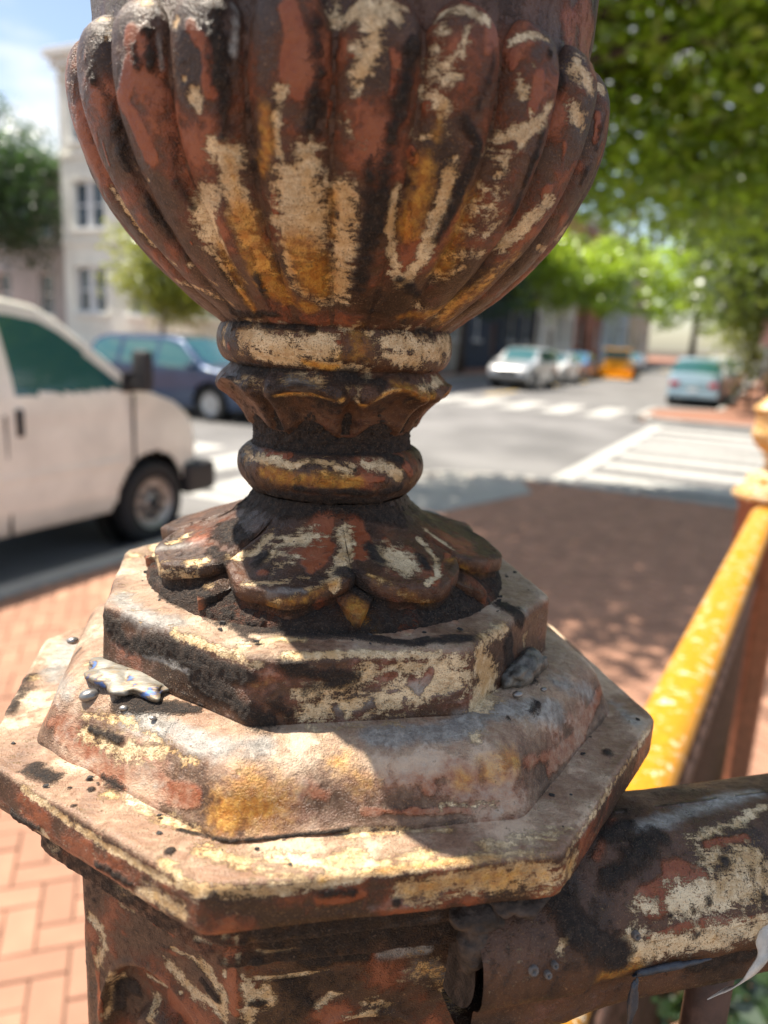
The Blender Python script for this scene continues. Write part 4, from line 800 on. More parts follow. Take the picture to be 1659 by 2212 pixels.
# --- urn: ridge line of the gadroons and the floor between them
ridge = interp_profile([(.0455, .0010), (.0492, .0038), (.0586, .0108), (.0712, .0220), (.0826, .0350), (.0903, .0471), (.0954, .0595), (.0981, .0715), (.0984, .0780), (.0968, .0845), (.0928, .0890), (.0880, .0910)], 210)
sk = np.linspace(0, 1, 210)
amp = np.interp(sk, [0, .08, .3, .6, .85, .93, 1], [.0004, .0009, .0019, .0031, .0058, .0060, .002])
tang = np.gradient(ridge, axis=0)
tang /= np.linalg.norm(tang, axis=1)[:, None]
nrm = np.stack([tang[:, 1], -tang[:, 0]], 1)
floor_ = ridge - nrm * amp[:, None]
body_prof = np.vstack([[(.02, .0015), (.040, .0005)], floor_[:194], [(.0895, .098), (.0902, .104), (.0907, .115), (.0912, .13), (.092, .15), (.0945, .165), (.101, .172), (.103, .178), (.100, .184), (.088, .19), (.075, .205), (.055, .225), (.030, .24), (.018, .245), (.016, .25), (.022, .258), (.022, .27), (.012, .28), (.0001, .283)]])
V = revolve(body_prof, 700)
hero('urn_body', V, gridF(700, len(body_prof), cu=True), {'dark': .34, 'red': .34, 'cream': .0}, seed=1)
NL = 24
PH = R(9.6)
for k in range(NL):
    thc = PH + k * 2 * np.pi / NL
    nt = 46
    t = np.linspace(-1, 1, nt)
    hw = (np.pi / NL) * np.interp(sk, [0, .5, .84, 1], [1.0, .99, .93, .88])
    tip = np.clip((sk - .84) / .16, 0, 1)
    hw = hw * np.sqrt(np.clip(1 - tip ** 2.2, .02, 1))
    lift = amp * 1.10 + .0004
    ex = np.interp(sk, [0, .5, .8, 1], [1.0, .95, .72, .62])
    sec = np.clip(1 - np.abs(t[:, None]) ** 2.9, 0, 1) ** ex[None]
    r = floor_[None, :, 0] + nrm[None, :, 0] * (lift[None] * sec - .0004)
    z = floor_[None, :, 1] + nrm[None, :, 1] * (lift[None] * sec - .0004)
    T = thc + t[:, None] * hw[None]
    wob = .0025 * np.sin(sk * 9 + k * 1.7)[None] * R(40)
    T = T + wob
    P = np.stack([r * np.sin(T), -r * np.cos(T), z + EYE], -1)
    hero('gadroon', P, gridF(nt, 210)[:, ::-1], {'dark': .18, 'red': .43, 'cream': .08, 'ochre': .10}, lump=.0006, rough=.0002, seed=3)

# --- collar ring, scalloped collar, neck, lower ring
prof = interp_profile([(.030, .0035), (.0440, .0030), (.0462, .0010), (.0474, -.0025), (.0476, -.0060), (.0466, -.0098), (.0445, -.0128), (.0425, -.0140), (.036, -.0145)], 46)
hero('collar_ring', revolve(prof, 520), gridF(520, 46, cu=True), {'dark': .24, 'red': .36, 'cream': .30, 'ochre': .30}, lump=.0005, seed=5)


def scallop(T, r, z):
    c = np.cos(8 * (T - R(35)) )            # 1 at the middle of a scallop, -1 at the cusps
    k = np.clip((-.0135 - z) / .009, 0, 1)
    edge = np.clip((-.0185 - z) / .004, 0, 1)
    r = r + k * (.0008 - .0040 * np.maximum(-c, 0) ** 8) * (r > .034)
    z = z + edge * (.0028 * np.maximum(c, -.6)) * (r > .030)
    return r, z


prof = interp_profile([(.034, -.0125), (.0412, -.0132), (.0426, -.0150), (.0450, -.0176), (.0472, -.0202), (.0476, -.0216), (.0468, -.0228), (.0438, -.0246), (.0402, -.0276), (.0368, -.0318), (.0340, -.0362), (.031, -.0385)], 60)
hero('scalloped_collar', revolve(prof, 560, scallop), gridF(560, 60, cu=True), {'dark': .34, 'red': .34, 'cream': .18, 'ochre': .25}, lump=.0006, seed=6)
prof = interp_profile([(.034, -.0255), (.0365, -.0290), (.0352, -.0325), (.0330, -.0372), (.0321, -.0415), (.0327, -.0450), (.0338, -.0480)], 60)
hero('neck', revolve(prof, 520), gridF(520, 60, cu=True), {'dark': .74, 'red': .30, 'cream': .0}, lump=.0006, rough=.0003, seed=7)
prof = interp_profile([(.030, -.0455), (.0345, -.0462), (.0372, -.0485), (.0388, -.0520), (.0388, -.0555), (.0375, -.0590), (.0352, -.0622), (.0335, -.0640), (.030, -.0648)], 50)
hero('neck_ring', revolve(prof, 520), gridF(520, 50, cu=True), {'dark': .28, 'red': .42, 'cream': .22, 'ochre': .30}, lump=.0006, seed=8)

def corner_prof(segs, step=.0006):
    """polyline resampled at about one step, corners kept (corners are rounded by the points given)"""
    out = [np.array(segs[0], float)]
    for a, b in zip(segs[:-1], segs[1:]):
        a = np.array(a, float); b = np.array(b, float)
        n = max(1, int(np.linalg.norm(b - a) / step))
        for i in range(1, n + 1):
            out.append(a + (b - a) * i / n)
    return np.array(out)


# --- leaf skirt
def skirt_z(r):
    return np.interp(r, [.031, .0328, .0345, .0397, .0455, .0509, .060, .0715, .08], [-.0640, -.0672, -.0700, -.0742, -.0772, -.0793, -.0826, -.0868, -.09])


rr = np.linspace(.0315, .056, 50)
prof = np.vstack([np.stack([rr, skirt_z(rr) - .0016], 1), [(.0580, -.0885), (.0630, -.0912), (.0690, -.0950), (.0740, -.0985), (.0755, -.1030)]])
prof = corner_prof([tuple(v) for v in prof], .0009)
LEAFBASE = hero('leaf_skirt', revolve(prof, 560), gridF(560, len(prof), cu=True), {'dark': .62, 'red': .45, 'cream': .05}, rough=.0003, seed=9)


def petal(thc, seed, base):
    """one broad leaf of the bell: smooth dished surface, beaded rim, thin lip, undercut"""
    ns, nt = 96, 92
    s = np.linspace(0, 1, ns); t = np.linspace(-1, 1, nt)
    S, T = np.meshgrid(s, t, indexing='ij')
    r0 = .0318
    rho = .0738 + .0008 * math.sin(seed * 1.7) - .0118 * np.abs(T) ** (1.9 + .3 * math.sin(seed)) - .0006 * np.cos(9 * T + seed)
    r = r0 + (rho - r0) * S
    th = thc + T * R(22.5)
    z = skirt_z(r)
    edge = np.minimum((1 - S) * (rho - r0), (1 - np.abs(T)) * r * R(22.5))          # metres to the rim or the seam
    grow = np.clip((S - .22) / .35, 0, 1)
    bead = np.exp(-((edge - .0022) / .0018) ** 2)
    z = z + grow * (.0007 * bead - .0004 * np.clip((edge - .004) / .006, 0, 1)) - .0007 * grow * np.exp(-((1 - np.abs(T)) * r * R(22.5) / .0012) ** 2) * (S < .985)
    z = z + .0005 * np.exp(-(T / .10) ** 2) * grow * (1 - S)
    G = [np.stack([r, th, z], -1)]
    lip = .0058 - .0020 * np.abs(t) ** 2
    top = G[0][-1]
    for dz, dr in ((.0006, .0002), (.45, .0001), (.95, -.0002), (1.05, -.0020), (1.6, -.0020), (2.4, -.0005)):
        q = top.copy()
        q[:, 2] -= dz if dz < .01 else lip * dz
        q[:, 0] += dr
        G.append(q[None])
    G = np.concatenate(G, 0)
    X = np.stack([G[..., 0] * np.sin(G[..., 1]), -G[..., 0] * np.cos(G[..., 1]), G[..., 2] + EYE], -1)
    xd = np.zeros((ns + 6, nt)); xd[ns + 3:] = .48
    hero('leaf', X, gridF(ns + 6, nt)[:, ::-1], base, LEAFBASE, lump=.0005, rough=.00018, seed=seed, xdark=xd.ravel())


def leaf(thc, rt, w0, drop, lip, base, seed, cup=.75, point=.34):
    ns, nt = 84, 72
    s = np.linspace(0, 1, ns); t = np.linspace(-1, 1, nt)
    S, T = np.meshgrid(s, t, indexing='ij')
    r0 = .0318
    wob = 1 + .05 * np.sin(seed * 2.1 + 3 * T)
    rtip = rt - (rt - r0) * (point * np.abs(T) ** (2.0 if point < .5 else 1.3) - .03 * np.exp(-(T / .3) ** 2)) * wob
    r = r0 + (rtip - r0) * S
    w = w0 * np.interp(S, [0, .25, .6, .85, 1], [1, 1, 1.0, 1.0, .97])
    th = thc + T * w
    z = skirt_z(r) - drop * S
    m = np.maximum(np.abs(T) ** 3.5, S ** 9)
    z = z + cup * np.clip((S - .25) / .4, 0, 1) * (.0016 * m - .0012 * (1 - m)) * (S < 1.01)
    z = z + .0006 * np.exp(-(T / .12) ** 2) * (1 - S) * cup
    # walls: pad the grid all round and pull it down
    P = np.stack([r, th, z], -1)
    pads = []
    for dn, inn in ((.0005, .0003), (lip, .0004), (lip + .0006, .0046), (lip + .0125, .0052)):
        Q = P.copy()
        Q[..., 2] -= dn * np.clip(S * 1.8, .12, 1)
        pads.append((Q, inn))
    rows = []
    left = [q[:, 0] + np.array([0, (i + 1) * 0.0, 0]) for i, (q, inn) in enumerate(pads)]
    G = np.zeros((ns + 4, nt + 8, 3))
    G[:ns, 4:4 + nt] = P
    for i, (Q, inn) in enumerate(pads):
        G[:ns, 3 - i] = Q[:, 0]; G[:ns, 4 + nt + i] = Q[:, -1]
        G[:ns, 3 - i, 1] += inn / .06 - .00035 * 10 * (i == 0); G[:ns, 4 + nt + i, 1] -= inn / .06 - .00035 * 10 * (i == 0)
        G[ns + i, 4:4 + nt] = Q[-1]
        G[ns + i, 4:4 + nt, 0] += .0003 * (i == 0) - inn
        for j in range(4):
            k = max(i, j)
            G[ns + i, 3 - j] = pads[k][0][-1, 0]; G[ns + i, 4 + nt + j] = pads[k][0][-1, -1]
    r, th, z = G[..., 0], G[..., 1], G[..., 2]
    X = np.stack([r * np.sin(th), -r * np.cos(th), z + EYE], -1)
    xd = np.zeros((ns + 4, nt + 8)); xd[:, :2] = .6; xd[:, -2:] = .6; xd[ns + 2:] = .6
    hero('leaf', X, gridF(ns + 4, nt + 8)[:, ::-1], base, LEAFBASE, xdark=xd.ravel(), lump=.00035, rough=.00018, seed=seed)


for k in range(8):
    leaf(R(12.5 + 45 * k), .0748, R(11), .0070, .0040, {'dark': .34, 'red': .42, 'cream': .15, 'ochre': .28}, 40 + k, cup=.3, point=.5)
for k in range(8):
    petal(R(-10 + 45 * k), 20 + k, {'dark': .26, 'red': .40, 'cream': .14, 'ochre': .22})


# --- plinth, ogee, plate, fascias
def rnd(pts, n):
    return interp_profile(pts, n)


prof = corner_prof([(.058, -.0995), (.068, -.1005), (.078, -.1016), (.0856, -.1020), (.0870, -.1025), (.0879, -.1034), (.0883, -.1048), (.0885, -.1150), (.0888, -.1262), (.0882, -.1274), (.084, -.1284)], .0008)
hero('plinth', octagon(prof, 1000, 130, 0), gridF(1000, len(prof), cu=True), {'dark': .14, 'red': .42, 'cream': .26, 'grey': .30, 'tan': .60}, lump=.0004, rough=.0001, seed=11)
prof = interp_profile([(.080, -.1258), (.089, -.1264), (.0960, -.1273), (.1010, -.1290), (.1048, -.1318), (.1074, -.1354), (.1092, -.1396), (.1108, -.1440), (.1122, -.1472), (.1134, -.1495), (.1140, -.1512)], 80)
hero('ogee_moulding', octagon(prof, 1150, 95), gridF(1150, 80, cu=True), {'dark': .02, 'red': .46, 'cream': .14, 'grey': .30, 'ochre': .2, 'tan': .68}, lump=.0004, streak=.12, seed=12)
prof = corner_prof([(.105, -.1502), (.112, -.1502), (.120, -.1508), (.1268, -.1512), (.1285, -.1510), (.1297, -.1515), (.1304, -.1527), (.1306, -.1545), (.1305, -.1650), (.1300, -.1668), (.1288, -.1678), (.120, -.1680), (.104, -.1680)], .0008)
hero('cap_plate', octagon(prof, 1250, 130), gridF(1250, len(prof), cu=True), {'dark': .06, 'red': .50, 'cream': .24, 'grey': .18, 'ochre': .12, 'tan': .70}, lump=.0004, streak=.16, seed=13)
prof = corner_prof([(.108, -.1675), (.1192, -.1676), (.1198, -.1684), (.1198, -.1800), (.1188, -.1814), (.108, -.1818)], .001)
hero('fascia', octagon(prof, 560, 80), gridF(560, len(prof), cu=True), {'dark': .50, 'red': .36, 'cream': .12, 'ochre': .15}, seed=14)
prof = corner_prof([(.100, -.1812), (.1136, -.1815), (.1142, -.1822), (.1142, -.1935), (.1130, -.1950), (.1080, -.1964), (.098, -.1970)], .001)
hero('fascia', octagon(prof, 560, 80), gridF(560, len(prof), cu=True), {'dark': .50, 'red': .36, 'cream': .12, 'ochre': .15}, seed=15)

# --- shaft: eight faces, each with a sunk arched panel
sa = .1008
side = sa * math.tan(R(22.5))
zz = np.r_[np.linspace(-.186, -.31, 130), np.linspace(-.32, -1.85, 24)]
SHAFT = empty('shaft', (0, 0, 0))
SHAFT.parent = POST
for k in range(8):
    if k in (3, 4, 5):
        nu, zs = 24, np.r_[np.linspace(-.186, -.30, 30), np.linspace(-.32, -1.85, 24)]
    else:
        nu, zs = 110, zz
    u = np.linspace(-side, side, nu)
    U, Z = np.meshgrid(u, zs, indexing='ij')
    top = -.2335 - .5 * (U / .031) ** 2 * .034 - .010 * (np.abs(U) / .031) ** 6
    d_in = np.minimum((.0315 - np.abs(U)), np.minimum(top - Z, Z + 1.70))      # > 0 inside
    rec = -.0062 * np.clip(d_in / .0030, 0, 1) ** 1.3
    d2 = np.minimum((.0165 - np.abs(U)), np.minimum(-.2520 - (U / .0165) ** 2 * .012 - Z, Z + 1.68))
    rec = rec + .0050 * np.clip(d2 / .004, 0, 1) ** .7
    lip = .0009 * np.exp(-((d_in + .0015) / .0016) ** 2)
    an = OCT + k * np.pi / 4
    n2 = np.array([math.sin(an), -math.cos(an)]); t2 = np.array([math.cos(an), math.sin(an)])
    edge = -.0012 * np.clip((np.abs(U) - side + .0022) / .0022, 0, 1) ** 2
    D = sa + rec + lip + edge
    P = np.stack([.0025 + n2[0] * D + t2[0] * U, n2[1] * D + t2[1] * U, Z + EYE], -1)
    hero('shaft_face', P, gridF(nu, len(zs))[:, ::-1], {'dark': .28, 'red': .44, 'cream': .14, 'ochre': .12}, SHAFT, seed=16 + k)

# ================================================================== handrail leaving the post
HR = empty('handrail', (.05, .245, 0), 0, 'rounded iron handrail joined to the near newel post, scorched cream and red paint', 'handrail')
hd = np.array([math.sin(R(74)), math.cos(R(74))])
hm = np.array([math.sin(R(164)), math.cos(R(164))])
hp = interp_profile([(-.004, -.1722), (.008, -.1728), (.018, -.1760), (.026, -.1808), (.0325, -.1872), (.0360, -.1925), (.0368, -.1950), (.0372, -.2010), (.0350, -.2060), (.0322, -.2085), (.0315, -.2120), (.0312, -.2210), (.0285, -.2250), (.020, -.2270), (0, -.2275), (-.020, -.2270), (-.0285, -.2250), (-.0312, -.2210), (-.0322, -.2085), (-.0372, -.2010), (-.0360, -.1925), (-.026, -.1800), (-.014, -.1742), (-.004, -.1722)], 120)
ls = np.r_[np.linspace(-.024, .14, 165), np.linspace(.17, 1.2, 20)]
Lg, Kg = np.meshgrid(ls, np.arange(120), indexing='ij')
wv = hp[Kg, 0]; zv = hp[Kg, 1]
flare = np.exp(-np.clip(Lg - .012, 0, 1) / .010)            # weld fillet towards the post
wv = wv * (1 + .10 * flare); zv = zv + .0035 * flare * (zv > -.2)
P = np.stack([hd[0] * Lg + hm[0] * wv, hd[1] * Lg + hm[1] * wv, zv + EYE], -1)


def hero_off(name, P, F, base, parent, **k):
    """as hero(), for things with another origin: wear is looked up in the post's coordinates"""
    global STROKES
    keep = STROKES
    P = np.asarray(P).reshape(-1, 3)
    STROKES = [(s[0], s[1] - Poff[0], s[2] - Poff[1], s[3], s[4] - Poff[0], s[5] - Poff[1], s[6], s[7], s[8]) for s in keep]
    o = hero(name, P, F, base, parent, **k)
    STROKES = keep
    return o


hero_off('rail', P, gridF(len(ls), 120, cv=True), {'dark': .30, 'red': .30, 'cream': .20, 'grey': .22, 'tan': .2}, HR, lump=.0006, seed=31)
capV, capF = lathe([(.0001, 0), (.012, 0), (.024, .0003), (.0305, .0012)], 40)
q = Vector((-hd[0], -hd[1], 0)).to_track_quat('Z', 'Y').to_matrix()
M_CHAR = simple('charred_iron', (.052, .036, .027), .75, 0, .7, 160, .0025, 420)
mesh('rail_end', np.asarray(capV) * np.array([1.12, .84, 1]) @ np.array(q).T + np.array([hd[0] * -.0225, hd[1] * -.0225, EYE - .2000]), capF, M_CHAR, HR, True)
M_IRON = simple('brown_iron', (.085, .045, .032), .6, 0, .5, 60, .0008, 300)
for k in range(9):
    c = hd * (.10 + .11 * k)
    V, F = [], []
    tube(V, F, [(c[0], c[1], EYE - .224), (c[0], c[1], EYE - .30), (c[0], c[1], EYE - .33), (c[0], c[1], EYE - .37), (c[0], c[1], .14)], [.009, .009, .014, .009, .009], 10)
    mesh('baluster', V, F, M_IRON, HR, True)
boxes('bottom_rail', [((hd[0] * .55, hd[1] * .55, .12), (1.1, .03, .03))], M_IRON, HR, .004, Matrix.Translation((hd[0] * .55, hd[1] * .55, .12)) @ Matrix.Rotation(math.atan2(hd[1], hd[0]), 4, 'Z') @ Matrix.Translation((-hd[0] * .55, -hd[1] * .55, -.12)))

# ================================================================== ground
M_ASPH = simple('asphalt', (.150, .148, .150), .85, 0, .30, .45, .004, 180)
M_CONC = simple('kerb_concrete', (.36, .35, .33), .85, 0, .14, 2.5, .002, 90)
M_BED = simple('mortar_bed', (.21, .145, .11), .95, 0, .3, 30, .002, 300)
M_SOIL = simple('soil', (.06, .042, .028), .95, 0, .4, 6, .01, 60)
M_LINE = simple('road_paint', (.40, .40, .385), .7, 0, .28, 9, .001, 120)


def poly_pq(name, pts, z, mat, parent=None, depth=0.0):
    V = [W(p, q, z) for p, q in pts]
    F = [tuple(range(len(V)))]
    if depth:
        n = len(V)
        V += [W(p, q, z - depth) for p, q in pts]
        F += [(i, i + n, (i + 1) % n + n, (i + 1) % n) for i in range(n)]
    return mesh(name, V, F, mat, parent)


g = mesh('ground', [(-500, -500, -.30), (500, -500, -.30), (500, 500, -.30), (-500, 500, -.30)], [(0, 1, 2, 3)], M_SOIL)
tag(g, kind='structure')
r1 = poly_pq('road', [(-14.2, -60), (-4.66, -60), (-4.66, 10.6), (60, 10.6), (60, 21.8), (-3.6, 21.8), (-3.6, 25.3), (-1.8, 27.0), (-1.8, 200), (-14.2, 200), (-14.2, 21.8), (-80, 21.8), (-80, 10.6), (-14.2, 10.6)], ROAD_Z, M_ASPH, None, .15)
tag(r1, kind='structure')


def brick_mat(name, base, z=1.0):
    t = NT(name)
    rnd_ = t.n('ShaderNodeObjectInfo').outputs['Random']
    n1 = t.noise(9, 5, .6)
    n2 = t.noise(160, 4, .6)
    at = t.attr('tone')
    v = t.add(t.amp(n1, .5), t.amp(at, .35), t.amp(rnd_, .3), .5)
    c = t.mix(t.ss(v, .1, .9), tuple(x * .72 for x in base), tuple(min(1, x * 1.22) for x in base))
    c = t.mix(t.mul(t.ss(n2, .52, .7), .35), c, (.20, .12, .09))
    t.bsdf(Base_Color=c, Roughness=.9, Normal=t.bump(n2, .5, .0015))
    return t.m


M_BRICK = brick_mat('pavement_brick', (.385, .205, .138))

bw = .1025
gap = .005


def pave(name, outline, zt, maxd):
    bed = poly_pq(name, outline, zt - .012, M_BED, None, .15)
    tag(bed, kind='structure')
    return bed


def inside(pq, poly):
    x, y = pq
    c = np.zeros(x.shape, bool)
    n = len(poly)
    for i in range(n):
        x0, y0 = poly[i]; x1, y1 = poly[(i + 1) % n]
        t = ((y0 > y) != (y1 > y)) & (x < (x1 - x0) * (y - y0) / ((y1 - y0) if y1 != y0 else 1e-9) + x0)
        c ^= t
    return c


FX, CXX, CYY = 1671.0, 829.5, 1106.0
MV = np.array(cam.matrix_world.inverted())


def to_px(X):
    v = X @ MV[:3, :3].T + MV[:3, 3]
    d = -v[:, 2]
    dd = np.where(d > .05, d, 1e9)
    return CXX + FX * v[:, 0] / dd, CYY - FX * v[:, 1] / dd, d


NEAR_OUT = [(-4.44, -30), (30, -30), (30, 10.2), (-3.2, 10.2), (-4.1, 9.7), (-4.44, 8.8)]
near_pave = pave('brick_pavement', NEAR_OUT, 0, 0)
# herringbone bricks laid at 45 degrees to the kerb
ba = R(-18.5)
e1 = np.array([math.cos(ba), -math.sin(ba)]); e1 = np.array([math.sin(R(71.5)), math.cos(R(71.5))]); e2 = np.array([math.sin(R(-18.5)), math.cos(R(-18.5))])
I, J = np.meshgrid(np.arange(-90, 160), np.arange(-60, 150), indexing='ij')
I = I.ravel(); J = J.ravel()
K = (I - J) % 4
hor = K == 0; ver = K == 3
cx = np.r_[(I[hor] + 1.0), (I[ver] + .5)] * bw
cy = np.r_[(J[hor] + .5), (J[ver] + 1.0)] * bw
isv = np.r_[np.zeros(hor.sum(), bool), np.ones(ver.sum(), bool)]
ctr = cx[:, None] * e1 + cy[:, None] * e2
pq = (ctr @ B2, ctr @ A2)
ok = inside(pq, [(-4.40, -2), (14, -2), (14, 10.15), (-3.2, 10.15), (-4.06, 9.62), (-4.40, 8.75)]) & (np.hypot(*(ctr.T)) < 14) & (ctr[:, 1] > .3)
ctr, isv = ctr[ok], isv[ok]
px, py, dep = to_px(np.c_[ctr, np.zeros(len(ctr))])
vis = (((px > -60) & (px < 235) & (py > 1270) & (py < 2300)) | ((px > 1020) & (px < 1700) & (py > 1070) & (py < 1800)))
inframe = (px > -250) & (px < 1950) & (py > 700) & (py < 2700) & (dep > .3)
order = np.argsort(np.hypot(*ctr.T) + np.where(vis, 0, 1000))
L2, S2, hh, bv = bw * 1.0 - gap / 2, bw / 2 - gap / 2, .05, .0035


def brick_geo(dx, dy):
    V = []
    for z, s in ((-hh, 0), (-bv, 0), (0, bv)):
        for sx, sy in ((-1, -1), (1, -1), (1, 1), (-1, 1)):
            V.append((sx * (dx - s), sy * (dy - s), z))
    F = []
    for k in (0, 4):
        for i in range(4):
            j = (i + 1) % 4
            F.append((k + i, k + j, k + 4 + j, k + 4 + i))
    F.append((8, 9, 10, 11))
    return np.array(V), np.array(F)


bV, bF = brick_geo(L2, S2)
rot1 = math.atan2(e1[1], e1[0]); rot2 = math.atan2(e2[1], e2[0])
proto = bpy.data.meshes.new('brick')
proto.from_pydata([tuple(v) for v in bV], [], [tuple(map(int, f)) for f in bF])
proto.materials.append(M_BRICK)
zoff = rng.normal(0, .0016, len(ctr)); tilt = rng.normal(0, .006, (len(ctr), 2)); yaw = rng.normal(0, .012, len(ctr))
near_ids = order[:300]
for i in near_ids:
    o = bpy.data.objects.new('brick', proto)
    COL.objects.link(o)
    o.parent = near_pave
    o.location = (ctr[i, 0], ctr[i, 1], zoff[i])
    o.rotation_euler = (tilt[i, 0], tilt[i, 1], (rot2 if isv[i] else rot1) + yaw[i])
rest = np.array([i for i in order[300:]])
an = np.where(isv[rest], rot2, rot1) + yaw[rest]
ca, sa_ = np.cos(an), np.sin(an)
X = bV[None, :, 0] * ca[:, None] - bV[None, :, 1] * sa_[:, None] + ctr[rest, 0][:, None]
Y = bV[None, :, 0] * sa_[:, None] + bV[None, :, 1] * ca[:, None] + ctr[rest, 1][:, None]
Z = bV[None, :, 2] + zoff[rest][:, None] + bV[None, :, 0] * tilt[rest, 1][:, None]
fld = mesh('brick_field', np.stack([X, Y, Z], -1).reshape(-1, 3), (bF[None] + 12 * np.arange(len(rest))[:, None, None]).reshape(-1, 4), M_BRICK, near_pave, False, {'tone': np.repeat(rng.random(len(rest)), 12)})
tag(fld, kind='stuff')


def kerb(pts, w=.2, top=.004):
    """granite kerb stones along a line of (p, q) points, each a stone of its own"""
    out = []
    for (p0, q0), (p1, q1) in zip(pts[:-1], pts[1:]):
        L = math.hypot(p1 - p0, q1 - q0)
        n = max(1, round(L / 1.8))
        for k in range(n):
            f0, f1 = k / n, (k + 1) / n
            a = W(p0 + (p1 - p0) * f0, q0 + (q1 - q0) * f0); b = W(p0 + (p1 - p0) * f1, q0 + (q1 - q0) * f1)
            d = b - a
            out.append((a, b, math.atan2(d.y, d.x), d.length - .012))
    return out


def kerb_run(pts, parent, w=.2):
    for a, b, rz, ln in kerb(pts):
        c = (a + b) / 2
        o = boxes('kerb_stone', [((0, 0, -.073), (ln, w, .16))], M_CONC, parent, .012)
        o.location = c
        o.rotation_euler = (0, 0, rz)


kerb_run([(-4.55, -6), (-4.55, 8.8), (-4.2, 9.8), (-3.2, 10.36), (16, 10.36)], near_pave)
# concrete kerb ramp slab at the corner
ramp = poly_pq('kerb_ramp', [(-4.4, 7.5), (-3.1, 7.5), (-2.6, 9.3), (-3.0, 10.15), (-3.9, 9.75), (-4.4, 8.8)], .012, M_CONC, None, .02)
tag(ramp, kind='structure')
far_r = pave('far_right_pavement', [(-3.1, 22.3), (60, 22.0), (60, 140), (-1.6, 140), (-1.6, 27.0), (-3.4, 25.4), (-3.4, 22.6)], 0, 0)
M_FBRICK = brick_mat('far_pavement_brick', (.33, .155, .10))
far_r.data.materials.clear(); far_r.data.materials.append(M_FBRICK)
kerb_run([(-1.7, 60), (-1.7, 27.0), (-3.5, 25.4), (-3.5, 23.2), (-3.0, 22.1), (-2.2, 21.9), (18, 21.9)], far_r)
far_l = pave('far_left_pavement', [(-80, 22.0), (-14.9, 22.0), (-14.4, 22.6), (-14.4, 160), (-80, 160)], 0, 0)
far_l.data.materials.clear(); far_l.data.materials.append(M_FBRICK)
kerb_run([(-40, 21.9), (-15, 21.9), (-14.3, 22.6), (-14.3, 60)], far_l)
near_l = pave('near_left_pavement', [(-80, -30), (-14.4, -30), (-14.4, 9.8), (-14.9, 10.4), (-80, 10.4)], 0, 0)
near_l.data.materials.clear(); near_l.data.materials.append(M_FBRICK)
kerb_run([(-14.3, -10), (-14.3, 9.7), (-15, 10.5), (-40, 10.5)], near_l)

# painted markings: right crossing (over the side street), near and far crossings over the street
mz = ROAD_Z + .004
MARK = poly_pq('crosswalk', [(-2.86, 11.2), (-2.56, 11.2), (-2.56, 21.2), (-2.86, 21.2)], mz, M_LINE)
tag(MARK, kind='structure')
for k in range(7):
    q0 = 11.5 + 1.42 * k
    poly_pq('crosswalk_bar', [(-2.50, q0), (1.3, q0), (1.3, q0 + .62), (-2.50, q0 + .62)], mz + .001, M_LINE, MARK)
poly_pq('crosswalk_line', [(1.4, 11.2), (1.7, 11.2), (1.7, 21.2), (1.4, 21.2)], mz, M_LINE, MARK)
MARK2 = poly_pq('crosswalk', [(-14.0, 6.9), (-5.0, 6.9), (-5.0, 7.15), (-14.0, 7.15)], mz, M_LINE)
tag(MARK2, kind='structure')
for k in range(7):
    p0 = -13.9 + 1.28 * k
    poly_pq('crosswalk_bar', [(p0, 7.3), (p0 + .72, 7.3), (p0 + .72, 10.2), (p0, 10.2)], mz, M_LINE, MARK2)
MARK3 = poly_pq('crosswalk', [(-14.0, 21.9), (-3.8, 21.9), (-3.8, 22.0), (-14.0, 22.0)], mz, M_LINE)
tag(MARK3, kind='structure')
for k in range(8):
    p0 = -13.9 + 1.28 * k
    poly_pq('crosswalk_bar', [(p0, 22.2), (p0 + .72, 22.2), (p0 + .72, 25.4), (p0, 25.4)], mz, M_LINE, MARK3)
park = poly_pq('parking_line', [(-6.9, 2.75), (-4.8, 2.75), (-4.8, 2.87), (-6.9, 2.87)], mz, M_LINE)
tag(park, kind='structure')
park = poly_pq('lane_line', [(-9.5, 26.5), (-9.36, 26.5), (-9.36, 120), (-9.5, 120)], mz, simple('yellow_line', (.6, .40, .06), .7))
tag(park, kind='structure')

# ================================================================== yellow garden fence beside us
M_YEL = None


def yellow_mat(name='chipped_yellow_paint', c1=(.44, .185, .010), c2=(.54, .245, .012), lo=.58):
    t = NT(name)
    n1 = t.noise(45, 5, .65); n2 = t.noise(160, 4, .6)
    c = t.mix(t.ss(n2, .35, .65), c1, c2)
    c = t.mix(t.ss(t.add(n1, t.amp(n2, .5)), lo, lo + .05), c, (.74, .62, .42))
    c = t.mix(t.ss(t.add(n2, t.amp(n1, .7)), .66, .70), c, (.16, .07, .04))
    t.bsdf(Base_Color=c, Roughness=.5, Normal=t.bump(n2, .4, .001))
    return t.m


